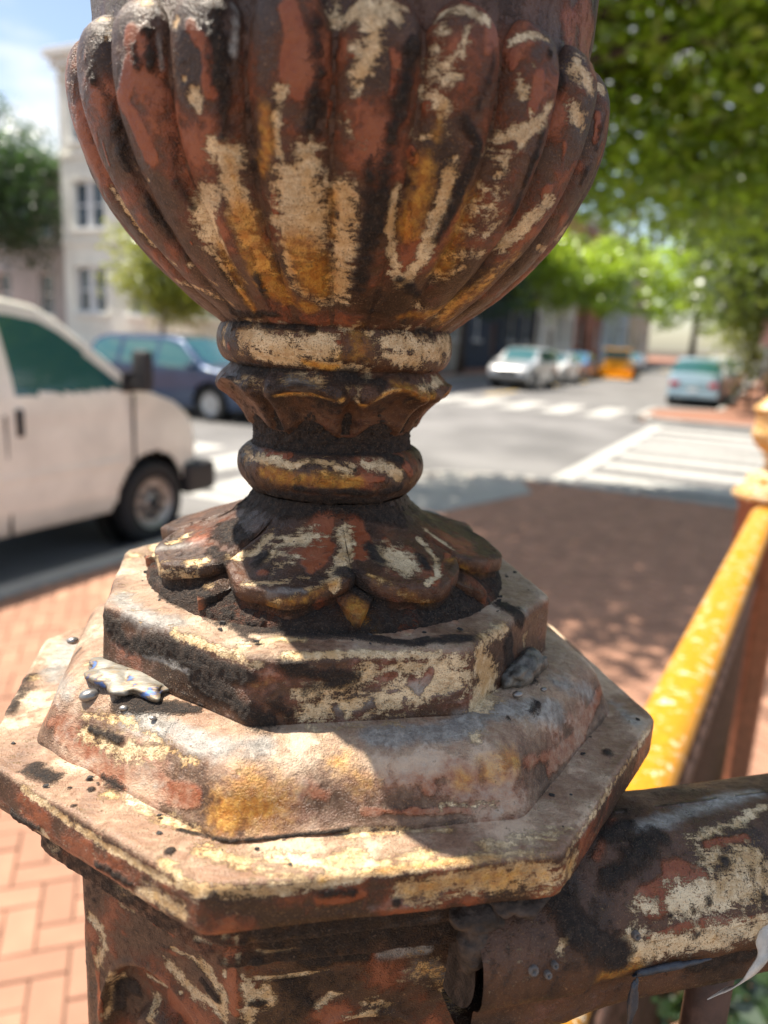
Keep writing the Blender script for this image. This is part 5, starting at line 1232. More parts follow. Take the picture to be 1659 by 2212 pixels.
M_YEL = yellow_mat()
M_OCHRE = yellow_mat('worn_ochre_paint', (.42, .20, .045), (.60, .34, .09), .52)
M_OXIDE = simple('oxide_primer', (.26, .095, .05), .6, 0, .3, 40, .0008, 250)
yd = np.array([math.sin(R(29.2)), math.cos(R(29.2))]); ym = np.array([math.cos(R(29.2)), -math.sin(R(29.2))])
Yr = EYE - .46
base_pt = np.array([.225, .604]) * 1.15
FEN = empty('garden_fence', (float(base_pt[0]), float(base_pt[1]), 0), 0, 'low iron garden fence with bright yellow painted top rail and brown balusters', 'fence')
yp = 1.04 * interp_profile([(-.030, -.012), (-.033, -.004), (-.028, .006), (-.018, .012), (0, .014), (.018, .012), (.028, .006), (.033, -.004), (.030, -.012), (.022, -.020), (-.022, -.020), (-.030, -.012)], 36)
ls = np.linspace(-.9, 1.78, 60)
P = np.stack([yd[0] * ls[:, None] + ym[0] * yp[None, :, 0], yd[1] * ls[:, None] + ym[1] * yp[None, :, 0], Yr + np.repeat(yp[None, :, 1], 60, 0)], -1)
mesh('top_rail', P, gridF(60, 36, cv=True), M_YEL, FEN, True)
P = np.stack([yd[0] * ls[:, None] + ym[0] * (yp[None, :, 0] * .8 - .012), yd[1] * ls[:, None] + ym[1] * (yp[None, :, 0] * .8 - .012), Yr - .03 + np.repeat(yp[None, :, 1] * .8, 60, 0)], -1)
mesh('lower_moulding', P, gridF(60, 36, cv=True), M_OXIDE, FEN, True)
for k in range(34):
    c = yd * (-.85 + .078 * k)
    V, F = [], []
    tube(V, F, [(c[0], c[1], Yr - .03), (c[0], c[1], Yr - .10), (c[0], c[1], Yr - .14), (c[0], c[1], Yr - .18), (c[0], c[1], Yr - .5), (c[0], c[1], .12)], [.010, .010, .018, .010, .012, .010], 8)
    mesh('baluster', V, F, M_IRON, FEN, True)
for zb in (.14, Yr - .22):
    P = np.stack([yd[0] * ls[:, None] + ym[0] * yp[None, :, 0] * .4, yd[1] * ls[:, None] + ym[1] * yp[None, :, 0] * .4, zb + np.repeat(yp[None, :, 1], 60, 0) * .8], -1)
    mesh('cross_rail', P, gridF(60, 36, cv=True), M_IRON, FEN, True)
# its newel post at the far end
npos = base_pt + yd * 1.87
NP2 = empty('newel_post', (float(npos[0]), float(npos[1]), 0), 0, 'ochre and rust newel post at the far end of the yellow fence', 'newel post', 'iron newel posts')
zt = EYE - .41


def oct_low(prof, name, mat, k=.76):
    prof = np.asarray(prof, float)
    th = np.linspace(0, 2 * np.pi, 160, endpoint=False)
    g = oct_gauge(th, 80)
    P = np.stack([prof[None, :, 0] * k * (g * np.sin(th))[:, None], -prof[None, :, 0] * k * (g * np.cos(th))[:, None], np.repeat(prof[None, :, 1], 160, 0)], -1)
    return mesh(name, P, gridF(160, len(prof), cu=True), mat, NP2, True)


def round_low(prof, name, mat, flute=0, k=.76):
    prof = np.asarray(interp_profile(prof, 60), float)
    th = np.linspace(0, 2 * np.pi, 312, endpoint=False)
    f = 1 - .06 * flute * (1 - np.abs(np.sin(13 * th))) ** 2
    P = np.stack([prof[None, :, 0] * k * (f * np.sin(th))[:, None], -prof[None, :, 0] * k * (f * np.cos(th))[:, None], zt + (np.repeat(prof[None, :, 1], 312, 0)) * k], -1)
    return mesh(name, P, gridF(312, 60, cu=True), mat, NP2, True)


oct_low([(.01, zt), (.105, zt - .001), (.128, zt - .002), (.1305, zt - .005), (.1305, zt - .018), (.128, zt - .02), (.112, zt - .021)], 'cap_plate', M_OCHRE)
oct_low([(.112, zt - .020), (.108, zt - .04), (.101, zt - .042), (.101, .15), (.12, .14), (.12, 0)], 'shaft', M_OXIDE)
oct_low([(.085, zt + .026), (.096, zt + .024), (.105, zt + .014), (.109, zt + .001)], 'ogee_moulding', M_OCHRE)
oct_low([(.03, zt + .048), (.084, zt + .048), (.087, zt + .046), (.087, zt + .024)], 'plinth', M_OCHRE)
round_low([(.068, .056), (.066, .064), (.045, .078), (.034, .088), (.033, .092), (.0385, .098), (.034, .104), (.0322, .112), (.034, .120), (.046, .132), (.044, .140), (.0475, .146), (.045, .153)], 'neck', M_OCHRE)
round_low([(.044, .153), (.06, .164), (.0826, .188), (.0954, .212), (.0985, .235), (.093, .246), (.0905, .26), (.092, .30), (.103, .328), (.09, .34), (.055, .375), (.02, .397), (.022, .42), (.0001, .433)], 'urn_body', M_OCHRE, 1)

# ================================================================== vehicles
M_TYRE = simple('tyre_rubber', (.02, .02, .021), .85, 0, .2, 20)
M_RIM = simple('wheel_rim', (.42, .43, .45), .35, .8, .1, 20)
M_STEEL = simple('steel_rim', (.36, .35, .33), .45, .6, .2, 20)
M_DARKPL = simple('black_plastic', (.022, .022, .024), .55, 0, .2, 20)
M_WELL = simple('wheel_well', (.008, .008, .008), .95)
M_LAMP = simple('lamp_glass', (.75, .77, .8), .12, .2, .05, 30)
M_TAIL = simple('tail_lamp', (.45, .02, .02), .2, 0, .05, 30)


def glass_mat():
    t = NT('car_glass')
    b = t.bsdf(Base_Color=(.02, .10, .105), Roughness=.04)
    b.inputs['Specular IOR Level'].default_value = .9
    b.inputs['Coat Weight'].default_value = .6
    return t.m


M_GLASS = glass_mat()


def carpaint(name, col, metal=.3, rough=.3):
    t = NT(name)
    n = t.noise(3, 4, .6)
    c = t.mix(t.ss(n, .3, .7), tuple(x * .9 for x in col), tuple(min(1, x * 1.08) for x in col))
    b = t.bsdf(Base_Color=c, Roughness=rough, Metallic=metal)
    b.inputs['Coat Weight'].default_value = .7
    b.inputs['Coat Roughness'].default_value = .05
    return t.m


KINDS = {
    'suv': dict(L=4.7, H=1.70, Wd=.93, top=[(-2.35, .70), (-2.33, 1.0), (-2.22, 1.18), (-1.95, 1.58), (-1.6, 1.68), (0.1, 1.70), (.5, 1.63), (1.2, 1.14), (1.4, 1.08), (2.05, .98), (2.28, .84), (2.35, .62)],
                belt=1.04, win=(-1.95, 1.02), pil=(-1.12, -.06), ws=(.48, 1.2), rw=(-2.24, -1.93), ax=(-1.38, 1.42), rw_=.36, bot=.24),
    'sedan': dict(L=4.6, H=1.46, Wd=.90, top=[(-2.3, .66), (-2.27, .93), (-2.1, 1.0), (-1.62, 1.04), (-.95, 1.38), (-.3, 1.46), (.2, 1.44), (.45, 1.38), (1.12, 1.0), (1.35, .96), (1.95, .86), (2.22, .74), (2.3, .54)],
                  belt=.93, win=(-1.35, .95), pil=(-.98, -.12), ws=(.42, 1.1), rw=(-1.6, -.98), ax=(-1.36, 1.4), rw_=.32, bot=.20),
    'van': dict(L=5.7, H=2.10, Wd=.99, top=[(-2.85, 1.90), (-2.82, 2.02), (-2.6, 2.08), (0.9, 2.11), (1.15, 2.07), (1.32, 1.98), (1.98, 1.45), (2.12, 1.40), (2.5, 1.28), (2.72, 1.14), (2.80, 1.02), (2.83, .62)],
                belt=1.38, win=(.80, 1.86), pil=(-9, -9), ws=(1.28, 2.02), rw=(-9, -8), ax=(-1.25, 2.17), rw_=.37, bot=.36),
}


def make_car(kind, name, label, cat, loc, head, paint, group, rim=None, lod=1.0):
    """heading: world angle of the car's nose"""
    K = KINDS[kind]
    L, H, Wd = K['L'], K['H'], K['Wd']
    root = empty(name, loc, head, label, cat, group)
    nx = int(110 * lod) if kind != 'van' else 170
    xs = np.linspace(-L / 2, L / 2, nx)
    tp = np.array(K['top'])
    top = np.interp(xs, tp[:, 0], tp[:, 1])
    bot = K['bot'] + .10 * (np.abs(xs) / (L / 2)) ** 8
    nz, nr = int(30 * lod) if kind != 'van' else 46, 10
    belt = K['belt']

    def halfw(z, x):
        e = 1 - .13 * (np.abs(x) / (L / 2)) ** 5
        lo = np.clip((z - K['bot']) / .18, 0, 1)
        up = np.clip((z - belt) / (H - belt), 0, 1)
        inw = .26 if kind != 'van' else .17
        bul = 1 - .018 * ((z - .75) / .5) ** 2
        return Wd * e * (.93 + .07 * np.sqrt(lo)) * np.minimum(1, bul) * (1 - inw * up ** 1.25)

    S = np.linspace(0, 1, nz)
    Zs = bot[:, None] + (top * .985 - bot)[:, None] * S[None]
    Ys = halfw(Zs, xs[:, None])
    U = np.linspace(1, 0, nr + 1)[1:]
    Yr_ = Ys[:, -1:] * (U[None])
    Zr_ = Zs[:, -1:] + (top * .015)[:, None] * (1 - U[None] ** 2.5) + .02 * (1 - U[None] ** 2)
    Y = np.hstack([Ys, Yr_]); Z = np.hstack([Zs, Zr_])
    n = nz + nr
    Yf = np.hstack([Y, -Y[:, -2::-1]]); Zf = np.hstack([Z, Z[:, -2::-1]])
    m = Yf.shape[1]
    P = np.stack([np.repeat(xs[:, None], m, 1), Yf, Zf], -1)
    F = gridF(nx, m)[:, ::-1]
    Vv = P.reshape(-1, 3)
    C = Vv[F].mean(1)
    jj = (F.min(1)) % m
    isroof = (jj >= nz - 1) & (jj < m - nz)
    hx, hz = C[:, 0], C[:, 2]
    arch = np.zeros(len(F), bool)
    for a in K['ax']:
        arch |= (~isroof) & ((hx - a) ** 2 + (hz - K['rw_'] - .02) ** 2 < (K['rw_'] + .085) ** 2)
    topc = np.interp(hx, tp[:, 0], tp[:, 1])
    w0, w1 = K['win']
    side = (~isroof) & (~arch)
    glassy = side & (hx > w0) & (hx < w1) & (hz > belt + .02) & (hz < np.minimum(topc, H) - (.14 if kind == 'van' else .10))
    if kind == 'van':
        glassy &= hx < 1.86
    for p_ in K['pil']:
        glassy &= np.abs(hx - p_) > .045
    wsh = isroof & (hx > K['ws'][0]) & (hx < K['ws'][1]) & (np.abs(C[:, 1]) < .78 * Wd * .9)
    rwn = isroof & (hx > K['rw'][0]) & (hx < K['rw'][1])
    body = ~(arch | glassy | wsh | rwn)

    def sub(nm, msk, mat, par=root):
        if not msk.any():
            return None
        f = F[msk]
        u, inv = np.unique(f, return_inverse=True)
        return mesh(nm, Vv[u], inv.reshape(f.shape), mat, par, True)
    sub('body', body, paint)
    for sg in (1, -1):
        sub('side_window', glassy & (np.sign(C[:, 1]) == sg), M_GLASS)
    sub('windscreen', wsh, M_GLASS)
    sub('rear_window', rwn, M_GLASS)
    # end panels with lamps, grille, bumper
    for sgn, xi in ((1, nx - 1), (-1, 0)):
        ny = 16
        t = np.linspace(-1, 1, ny)
        Q = np.stack([np.full((nz, ny), xs[xi]) + sgn * .05 * (1 - t[None] ** 2), Ys[xi][:, None] * t[None], np.repeat(Zs[xi][:, None], ny, 1)], -1)
        mesh('end_panel', Q, gridF(nz, ny), paint, root, True)
        xe = xs[xi] * .995
        hw = float(halfw(np.array(.6), xs[xi]))
        zl = {'suv': .80, 'sedan': .66, 'van': .85}[kind]
        for sy in (1, -1):
            o = boxes('headlight' if sgn > 0 else 'tail_light', [((xe, sy * hw * .78, zl - .02), (.12, hw * .36, .17))], M_LAMP if sgn > 0 else M_TAIL, root, .03)
        boxes('bumper', [((xe + sgn * (.05 if kind != 'van' else -.02), 0, .44 if kind != 'van' else .52), (.20 if kind != 'van' else .42, hw * 2.06 if kind != 'van' else 1.96, .22 if kind != 'van' else .30))], M_DARKPL if kind == 'van' or sgn > 0 else paint, root, .05)
        if sgn > 0:
            boxes('grille', [((xe + .04, 0, zl - .04), (.07, hw * 1.0, .18))], M_DARKPL, root, .02)
        if kind == 'van' or sgn < 0:
            boxes('number_plate', [((xe + sgn * .165, 0, .5 if kind == 'van' else .62), (.02, .31, .15))], M_LAMP, root, .004)
    boxes('underbody', [((0, 0, K['bot'] + .06), (L * .92, Wd * 1.7, .16))], M_WELL, root)
    # wheels
    rw = K['rw_']
    rV, rF = lathe([(.02, -.115), (rw * .62, -.105), (rw * .90, -.11), (rw * .985, -.09), (rw, -.05), (rw, .05), (rw * .985, .09), (rw * .90, .11), (rw * .64, .105), (rw * .62, .06)], 40)
    iV, iF = lathe([(.001, .085), (.05, .085), (.07, .07), (rw * .28, .06), (rw * .40, .075), (rw * .52, .055), (rw * .60, .085), (rw * .645, .10)], 40)
    for a in K['ax']:
        for sy in (1, -1):
            Mx = Matrix.Rotation(R(-90) * sy, 4, 'X')
            def xf(Vq):
                q = np.asarray(Vq) @ np.array(Mx)[:3, :3].T
                return q + np.array([a, sy * (Wd - .13), rw])
            w = mesh('wheel', xf(rV), rF, M_TYRE, root, True)
            rr_ = mesh('rim', xf(iV), iF, rim or M_RIM, w, True)
            if kind != 'van':
                for s5 in range(5):
                    V5, F5 = [], []
                    an = s5 * 2 * math.pi / 5
                    box(V5, F5, (0, rw * .34, .082), (.05, rw * .58, .03), Matrix.Rotation(an, 4, 'Z'))
                    mesh('spoke', xf(V5), F5, rim or M_RIM, w)
            else:
                for s5 in range(8):
                    V5, F5 = [], []
                    an = s5 * 2 * math.pi / 8 + .2
                    box(V5, F5, (math.cos(an) * rw * .34, math.sin(an) * rw * .34, .076), (.055, .055, .02))
                    mesh('vent_hole', xf(V5), F5, M_DARKPL, w)
                V5, F5 = lathe([(.001, .115), (.045, .11), (.06, .07)], 16)
                mesh('hub', xf(V5), F5, M_DARKPL, w, True)
            V5, F5 = lathe([(.001, -.12), (rw + .09, -.12), (rw + .09, .05)], 32)
            mesh('wheel_arch', xf(V5) + np.array([0, -sy * .06, .02]), F5, M_WELL, root)
    # mirrors and handles
    for sy in (1, -1):
        if kind == 'van':
            boxes('mirror', [((1.93, sy * (Wd + .09), 1.56), (.10, .17, .34))], M_DARKPL, root, .03)
            boxes('mirror_arm', [((1.90, sy * (Wd - .02), 1.44), (.06, .16, .05))], M_DARKPL, root, .01)
            boxes('door_handle', [((.80, sy * (Wd - .004), 1.20), (.055, .035, .20))], M_DARKPL, root, .012)
            boxes('door_seam', [((.685, sy * (Wd - .013), .82), (.012, .02, .88))], M_WELL, root)
            boxes('door_seam', [((1.92, sy * (Wd - .012), 1.05), (.012, .02, .62))], M_WELL, root)
            boxes('quarter_glass', [((1.90, sy * (Wd - .032), 1.46), (.16, .03, .17))], M_DARKPL, root, .03)
            boxes('side_moulding', [((.2, sy * (Wd + .001), .80), (3.2, .012, .05))], paint, root, .004)
        else:
            boxes('mirror', [((K['ws'][1] - .22, sy * (Wd + .06), belt + .08), (.12, .18, .13))], paint, root, .03)
            for hx_ in (-.55, .55):
                boxes('door_handle', [((hx_ - .3, sy * (Wd - .005), belt - .12), (.20, .03, .035))], paint, root, .01)
    return root


def yaw_of(vec2):
    return math.atan2(vec2[1], vec2[0])


M_VANP = carpaint('van_white', (.80, .775, .70), 0, .35)
make_car('van', 'cargo_van', 'white cargo van with black bumper parked along the kerb at left', 'van', tuple(W(-5.86, 3.0, ROAD_Z)), yaw_of(A2), M_VANP, 'vehicles in the street', M_STEEL)
make_car('suv', 'suv_car', 'dark navy blue estate car behind the white van', 'car', tuple(W(-11.9, 13.6, ROAD_Z)), yaw_of(B2), carpaint('navy_paint', (.014, .042, .105), .4), 'vehicles in the street')
make_car('suv', 'suv_car', 'silver car with glinting bonnet, leftmost of the far parked row', 'car', tuple(W(-9.9, 32.6, ROAD_Z)), yaw_of(-A2), carpaint('silver_paint', (.52, .53, .54), .6), 'vehicles in the street', lod=.7)
make_car('sedan', 'sedan_car', 'pale white saloon parked behind the silver car', 'car', tuple(W(-10.2, 38.8, ROAD_Z)), yaw_of(-A2), carpaint('pearl_paint', (.72, .73, .74), .1), 'vehicles in the street', lod=.7)
make_car('sedan', 'sedan_car', 'bright blue saloon in the far parked row beside the yellow loader', 'car', tuple(W(-10.6, 44.6, ROAD_Z)), yaw_of(-A2), carpaint('blue_paint', (.10, .22, .45), .3), 'vehicles in the street', lod=.7)
make_car('suv', 'suv_car', 'light blue car seen from behind at the right of the far street', 'car', tuple(W(-2.75, 31.2, ROAD_Z)), yaw_of(A2), carpaint('powder_blue_paint', (.30, .42, .50), .3), 'vehicles in the street', lod=.7)
make_car('sedan', 'sedan_car', 'deep blue saloon parked ahead of the light blue car', 'car', tuple(W(-2.75, 37.6, ROAD_Z)), yaw_of(A2), carpaint('deep_blue_paint', (.04, .10, .26), .3), 'vehicles in the street', lod=.7)
make_car('suv', 'suv_car', 'white car parked farthest along the right kerb', 'car', tuple(W(-2.8, 44.0, ROAD_Z)), yaw_of(A2), carpaint('white_paint', (.72, .72, .71), .0), 'vehicles in the street', lod=.7)
make_car('sedan', 'sedan_car', 'grey blue saloon in the middle of the far street beyond the yellow loader', 'car', tuple(W(-10.6, 62, ROAD_Z)), yaw_of(-A2), carpaint('slate_paint', (.14, .20, .30), .3), 'vehicles in the street', lod=.7)

# yellow wheeled loader in the far row
LD = empty('wheel_loader', tuple(W(-9.1, 49.0, ROAD_Z)), yaw_of(-A2), 'yellow wheeled loader standing in the far parked row', 'loader', None)
M_LYEL = simple('loader_yellow', (.72, .36, .02), .45, 0, .12, 3)
boxes('engine_body', [((-.9, 0, 1.0), (1.9, 1.3, .75)), ((-.9, 0, 1.45), (1.5, 1.1, .25))], M_LYEL, LD, .08)
boxes('cab', [((.35, 0, 1.3), (.9, 1.2, .9))], M_LYEL, LD, .06)
boxes('cab_window', [((.35, 0, 2.05), (.92, 1.22, .7))], M_GLASS, LD, .05)
boxes('cab_roof', [((.35, 0, 2.46), (1.1, 1.35, .12))], M_LYEL, LD, .04)
for sy in (1, -1):
    boxes('lift_arm', [((1.3, sy * .45, 1.0), (1.6, .14, .22))], M_LYEL, LD, .03, Matrix.Rotation(R(6), 4, 'Y'))
V = [(1.9, -1.1, .25), (1.9, 1.1, .25), (2.0, 1.1, 1.0), (2.0, -1.1, 1.0), (2.7, -1.1, .2), (2.7, 1.1, .2)]
mesh('bucket', V, [(0, 1, 2, 3), (0, 4, 5, 1), (0, 3, 4), (1, 5, 2)], M_LYEL, LD)
for a in (-1.1, 1.0):
    for sy in (1, -1):
        V5, F5 = lathe([(.02, -.2), (.5, -.19), (.56, -.12), (.56, .12), (.5, .19), (.3, .15), (.02, .16)], 28)
        q = np.asarray(V5) @ np.array(Matrix.Rotation(R(-90) * sy, 4, 'X'))[:3, :3].T + np.array([a, sy * .72, .56])
        mesh('wheel', q, F5, M_TYRE, LD, True)
LD.scale = (1.0, 1.15, .70)

# ================================================================== houses
M_PANE = None


def pane_mat():
    t = NT('window_pane')
    n = t.noise(1.3, 3, .5)
    b = t.bsdf(Base_Color=t.mix(t.ss(n, .4, .6), (.035, .055, .075), (.10, .14, .18)), Roughness=.06)
    b.inputs['Specular IOR Level'].default_value = .7
    return t.m


M_PANE = pane_mat()
M_TRIM = simple('white_trim', (.70, .72, .74), .6, 0, .06, 3)


def house(name, label, p0, q0, dvec, width, storeys, sh, wallcol, trim, nwin, cornice=True, depth=10, base=.9, door=None, paired=False, roofcol=(.16, .16, .17), grp='houses facing the street'):
    """facade runs from (p0,q0) along dvec (unit, in p,q); it faces the right hand side of that run turned towards the street"""
    o = W(p0, q0, 0)
    d = W(dvec[0], dvec[1], 0)
    rz = math.atan2(d.y, d.x)
    root = empty(name, tuple(o), rz, label, 'house', grp)       # local x along facade, local -y faces the street
    wm = simple(name + '_wall', wallcol, .85, 0, .10, 1.2, .003, 25)
    Ht = base + storeys * sh + .6
    ww = 1.05 if not paired else 1.75
    holes = []
    for s in range(storeys):
        for k in range(nwin):
            cx = width * (k + .5) / nwin
            z0 = base + s * sh + .85; z1 = z0 + sh * .56
            isd = door is not None and s == 0 and k == door
            if isd:
                z0 = base * .55; z1 = z0 + 2.35
            holes.append((cx - (ww if not isd else 1.15) / 2, cx + (ww if not isd else 1.15) / 2, z0, z1, isd))
    xs = sorted({0.0, width} | {h[0] for h in holes} | {h[1] for h in holes})
    zs = sorted({0.0, Ht} | {h[2] for h in holes} | {h[3] for h in holes})
    V, F = [], []
    for i in range(len(xs) - 1):
        for j in range(len(zs) - 1):
            mx, mz_ = (xs[i] + xs[i + 1]) / 2, (zs[j] + zs[j + 1]) / 2
            if any(h[0] < mx < h[1] and h[2] < mz_ < h[3] for h in holes):
                continue
            n = len(V)
            V += [(xs[i], 0, zs[j]), (xs[i + 1], 0, zs[j]), (xs[i + 1], 0, zs[j + 1]), (xs[i], 0, zs[j + 1])]
            F.append((n, n + 1, n + 2, n + 3))
    for x0, x1, z0, z1, _ in holes:                                # reveals
        n = len(V)
        V += [(x0, 0, z0), (x1, 0, z0), (x1, 0, z1), (x0, 0, z1), (x0, .25, z0), (x1, .25, z0), (x1, .25, z1), (x0, .25, z1)]
        F += [(n + a, n + b, n + b + 4, n + a + 4) for a, b in ((1, 0), (2, 1), (3, 2), (0, 3))]
    n = len(V)
    V += [(0, 0, 0), (0, depth, 0), (0, depth, Ht), (0, 0, Ht), (width, 0, 0), (width, depth, 0), (width, depth, Ht), (width, 0, Ht)]
    F += [(n + 1, n, n + 3, n + 2), (n + 4, n + 5, n + 6, n + 7), (n + 5, n + 1, n + 2, n + 6)]
    mesh('wall', V, F, wm, root)
    boxes('roof', [((width / 2, depth / 2, Ht - .05), (width, depth, .12))], simple(name + '_roof', roofcol, .9), root)
    boxes('base_course', [((width / 2, -.06, base * .4), (width + .02, .12, base * .8))], wm, root, .02)
    if cornice:
        c = boxes('cornice', [((width / 2, -.22, Ht + .12), (width + .5, .60, .30)), ((width / 2, -.12, Ht - .2), (width + .2, .32, .36)), ((width / 2, -.06, Ht - .75), (width, .14, .12))], trim, root, .03)
        for k in range(12):
            boxes('bracket', [((width * (k + .5) / 12, -.20, Ht - .22), (.14, .34, .5))], trim, c, .02)
    for s in range(1, storeys):
        boxes('string_course', [((width / 2, -.05, base + s * sh + .32), (width + .04, .11, .16))], wm, root, .02)
    for x0, x1, z0, z1, isd in holes:
        cx = (x0 + x1) / 2
        if isd:
            dd = boxes('door', [((cx, .2, (z0 + z1) / 2), (x1 - x0 - .1, .08, z1 - z0 - .05))], simple(name + '_door', (.10, .035, .025), .5), root, .01)
            boxes('handle', [((cx + .38, .14, z0 + 1.0), (.05, .08, .12))], M_RIM, dd)
            for k in range(3):
                boxes('step', [((cx, -.45 - .3 * k, .12 + .17 * (2 - k)), (1.7, .32, .20))], M_CONC, root, .01)
            continue
        m = .09
        fr = [((cx, .16, z0 + m / 2), (x1 - x0, .14, m)), ((cx, .16, z1 - m / 2), (x1 - x0, .14, m)), ((x0 + m / 2, .16, (z0 + z1) / 2), (m, .14, z1 - z0 - 2 * m)), ((x1 - m / 2, .16, (z0 + z1) / 2), (m, .14, z1 - z0 - 2 * m)), ((cx, .17, (z0 + z1) / 2), (x1 - x0 - 2 * m, .10, .07))]
        if paired:
            fr.append(((cx, .155, (z0 + z1) / 2), (.30, .14, z1 - z0 - 2 * m)))
        wf = boxes('window', fr, M_TRIM, root)
        boxes('pane', [((cx, .215, (z0 + z1) / 2), (x1 - x0 - .05, .02, z1 - z0 - .05))], M_PANE, wf)
        boxes('sill', [((cx, -.05, z0 - .07), (x1 - x0 + .3, .24, .14))], trim, wf, .02)
        # arched hood over the opening
        Vh, Fh = [], []
        na = 10
        for k in range(na + 1):
            a = math.pi * (.18 + .64 * k / na)
            rx, rz_ = (x1 - x0) * .62, .38
            for rr_, yy in ((1, -.10), (1, .02), (.80, .02), (.80, -.10)):
                Vh.append((cx - math.cos(a) * rx * (.93 + .07 * rr_), yy, z1 - .20 + math.sin(a) * rz_ * (rr_ if rr_ == 1 else .55) + (0 if rr_ == 1 else .02)))
        for k in range(na):
            b0 = 4 * k
            for e in range(4):
                Fh.append((b0 + e, b0 + (e + 1) % 4, b0 + 4 + (e + 1) % 4, b0 + 4 + e))
        mesh('hood_mould', Vh, Fh, wm, wf)
    return root


TR = M_TRIM
CREAM_TRIM = simple('cream_trim', (.78, .78, .74), .7, 0, .06, 3)
# corner house across the side street (left of the urn): facade faces us along the side street
house('corner_house', 'tall cream three storey house with arched paired windows left of the urn', -28.2, 24.6, (1, 0), 12.2, 3, 3.40, (.80, .79, .71), CREAM_TRIM, 4, paired=True, base=1.2)
house('side_house', 'lower grey house mostly behind the dark tree at left', -40.5, 27.5, (1, 0), 12.2, 2, 3.6, (.42, .42, .43), CREAM_TRIM, 4, base=1.0)
# row along the left side of the far street, facing it
row = [('grey_house', 'pale grey house just right of the urn neck', 24.6 + 10, 9.0, 3, (.40, .39, .36)),
       ('navy_house', 'dark navy blue house behind the silver car', 44.2, 13.5, 3, (.035, .05, .085)),
       ('white_house', 'white painted house behind the pale saloon', 58.2, 12.0, 2, (.66, .65, .63)),
       ('brick_house', 'red brick house between white and pale blue houses', 70.6, 11.0, 3, (.26, .10, .07)),
       ('pale_blue_house', 'pale blue house far down the street', 82.0, 14.0, 3, (.40, .47, .58)),
       ('tan_house', 'tan house farthest down the street', 96.5, 16.0, 3, (.42, .34, .25))]
for nm, lb, q0, wd, st, colr in row:
    # facade must face +p: run direction is +q reversed
    house(nm, lb, -17.2, q0, (0, 1), wd, st, 3.7, colr, M_TRIM, 3 if wd < 12 else 4, depth=9, door=1)
# right side of the far street, facing it
house('red_brick_house', 'red brick house behind the trees at the right edge', 6.5, 45.0, (0, -1), 11.0, 3, 3.6, (.24, .10, .07), M_TRIM, 3, depth=9, door=1)
house('brown_house', 'brown house farther along the right kerb behind trees', 6.5, 58.0, (0, -1), 12.5, 3, 3.6, (.20, .15, .11), M_TRIM, 4, depth=9, door=1)

# ================================================================== trees and plants
def leaf_mat(name, c1, c2, trans):
    t = NT(name)
    at = t.attr('tone')
    n = t.noise(.8, 3, .6)
    v = t.add(at, t.amp(n, .9))
    c = t.mix(t.ss(v, .15, .95), c1, c2)
    d = t.n('ShaderNodeBsdfDiffuse', {'Color': c})
    tr = t.n('ShaderNodeBsdfTranslucent', {'Color': t.mix(.55, c, trans)})
    gl = t.n('ShaderNodeBsdfGlossy', {'Color': (.9, .95, 1.0, 1), 'Roughness': .32})
    m1 = t.n('ShaderNodeMixShader', {0: .52})
    t.t.links.new(d.outputs[0], m1.inputs[1]); t.t.links.new(tr.outputs[0], m1.inputs[2])
    m2 = t.n('ShaderNodeMixShader', {0: .07})
    t.t.links.new(m1.outputs[0], m2.inputs[1]); t.t.links.new(gl.outputs[0], m2.inputs[2])
    t.t.links.new(m2.outputs[0], t.out.inputs['Surface'])
    return t.m


LM_BRIGHT = leaf_mat('bright_leaves', (.085, .17, .014), (.34, .50, .04), (.72, .92, .08))
LM_DARK = leaf_mat('dark_leaves', (.016, .045, .018), (.05, .095, .035), (.10, .20, .04))
LM_MID = leaf_mat('mid_leaves', (.030, .062, .012), (.11, .17, .028), (.28, .36, .04))
LM_LIME = leaf_mat('lime_leaves', (.11, .15, .015), (.28, .30, .04), (.55, .58, .07))
M_BARK = simple('bark', (.085, .062, .048), .95, 0, .35, 12, .01, 40)


def crown_mesh(name, blobs, nleaf, size, mat, parent, seed, clump=.55, per=34, flat=.5):
    """leaf sprays: clump centres spread through several ellipsoids, leaves scattered round each clump"""
    g = np.random.default_rng(seed)
    blobs = np.asarray(blobs, float)
    vol = blobs[:, 3] * blobs[:, 4] * blobs[:, 5]
    nc = max(8, nleaf // per)
    which = g.choice(len(blobs), nc, p=vol / vol.sum())
    d = g.normal(size=(nc, 3)); d /= np.linalg.norm(d, axis=1)[:, None]
    rad = g.random(nc) ** .42
    C = blobs[which, :3] + d * rad[:, None] * blobs[which, 3:6]
    tonec = np.clip(.5 + .30 * g.normal(size=nc), 0, 1)
    idx = np.repeat(np.arange(nc), per)
    n = len(idx)
    L = C[idx] + g.normal(size=(n, 3)) * clump * np.array([1, 1, .55])
    nrm = g.normal(size=(n, 3)); nrm[:, 2] = np.abs(nrm[:, 2]) + flat
    nrm /= np.linalg.norm(nrm, axis=1)[:, None]
    u = np.cross(nrm, g.normal(size=(n, 3))); u /= np.linalg.norm(u, axis=1)[:, None]
    v = np.cross(nrm, u)
    s = size * (.6 + .8 * g.random(n))[:, None]
    droop = nrm * s * .18
    Q = np.stack([L - u * s * .62 - droop, L + v * s * .34, L + u * s * .70 - droop, L - v * s * .34], 1)
    F = np.arange(n * 4).reshape(n, 4)
    tone = np.repeat(np.clip(tonec[idx] + .16 * g.normal(size=n), 0, 1), 4)
    return mesh(name, Q.reshape(-1, 3), F, mat, parent, False, {'tone': tone}), C


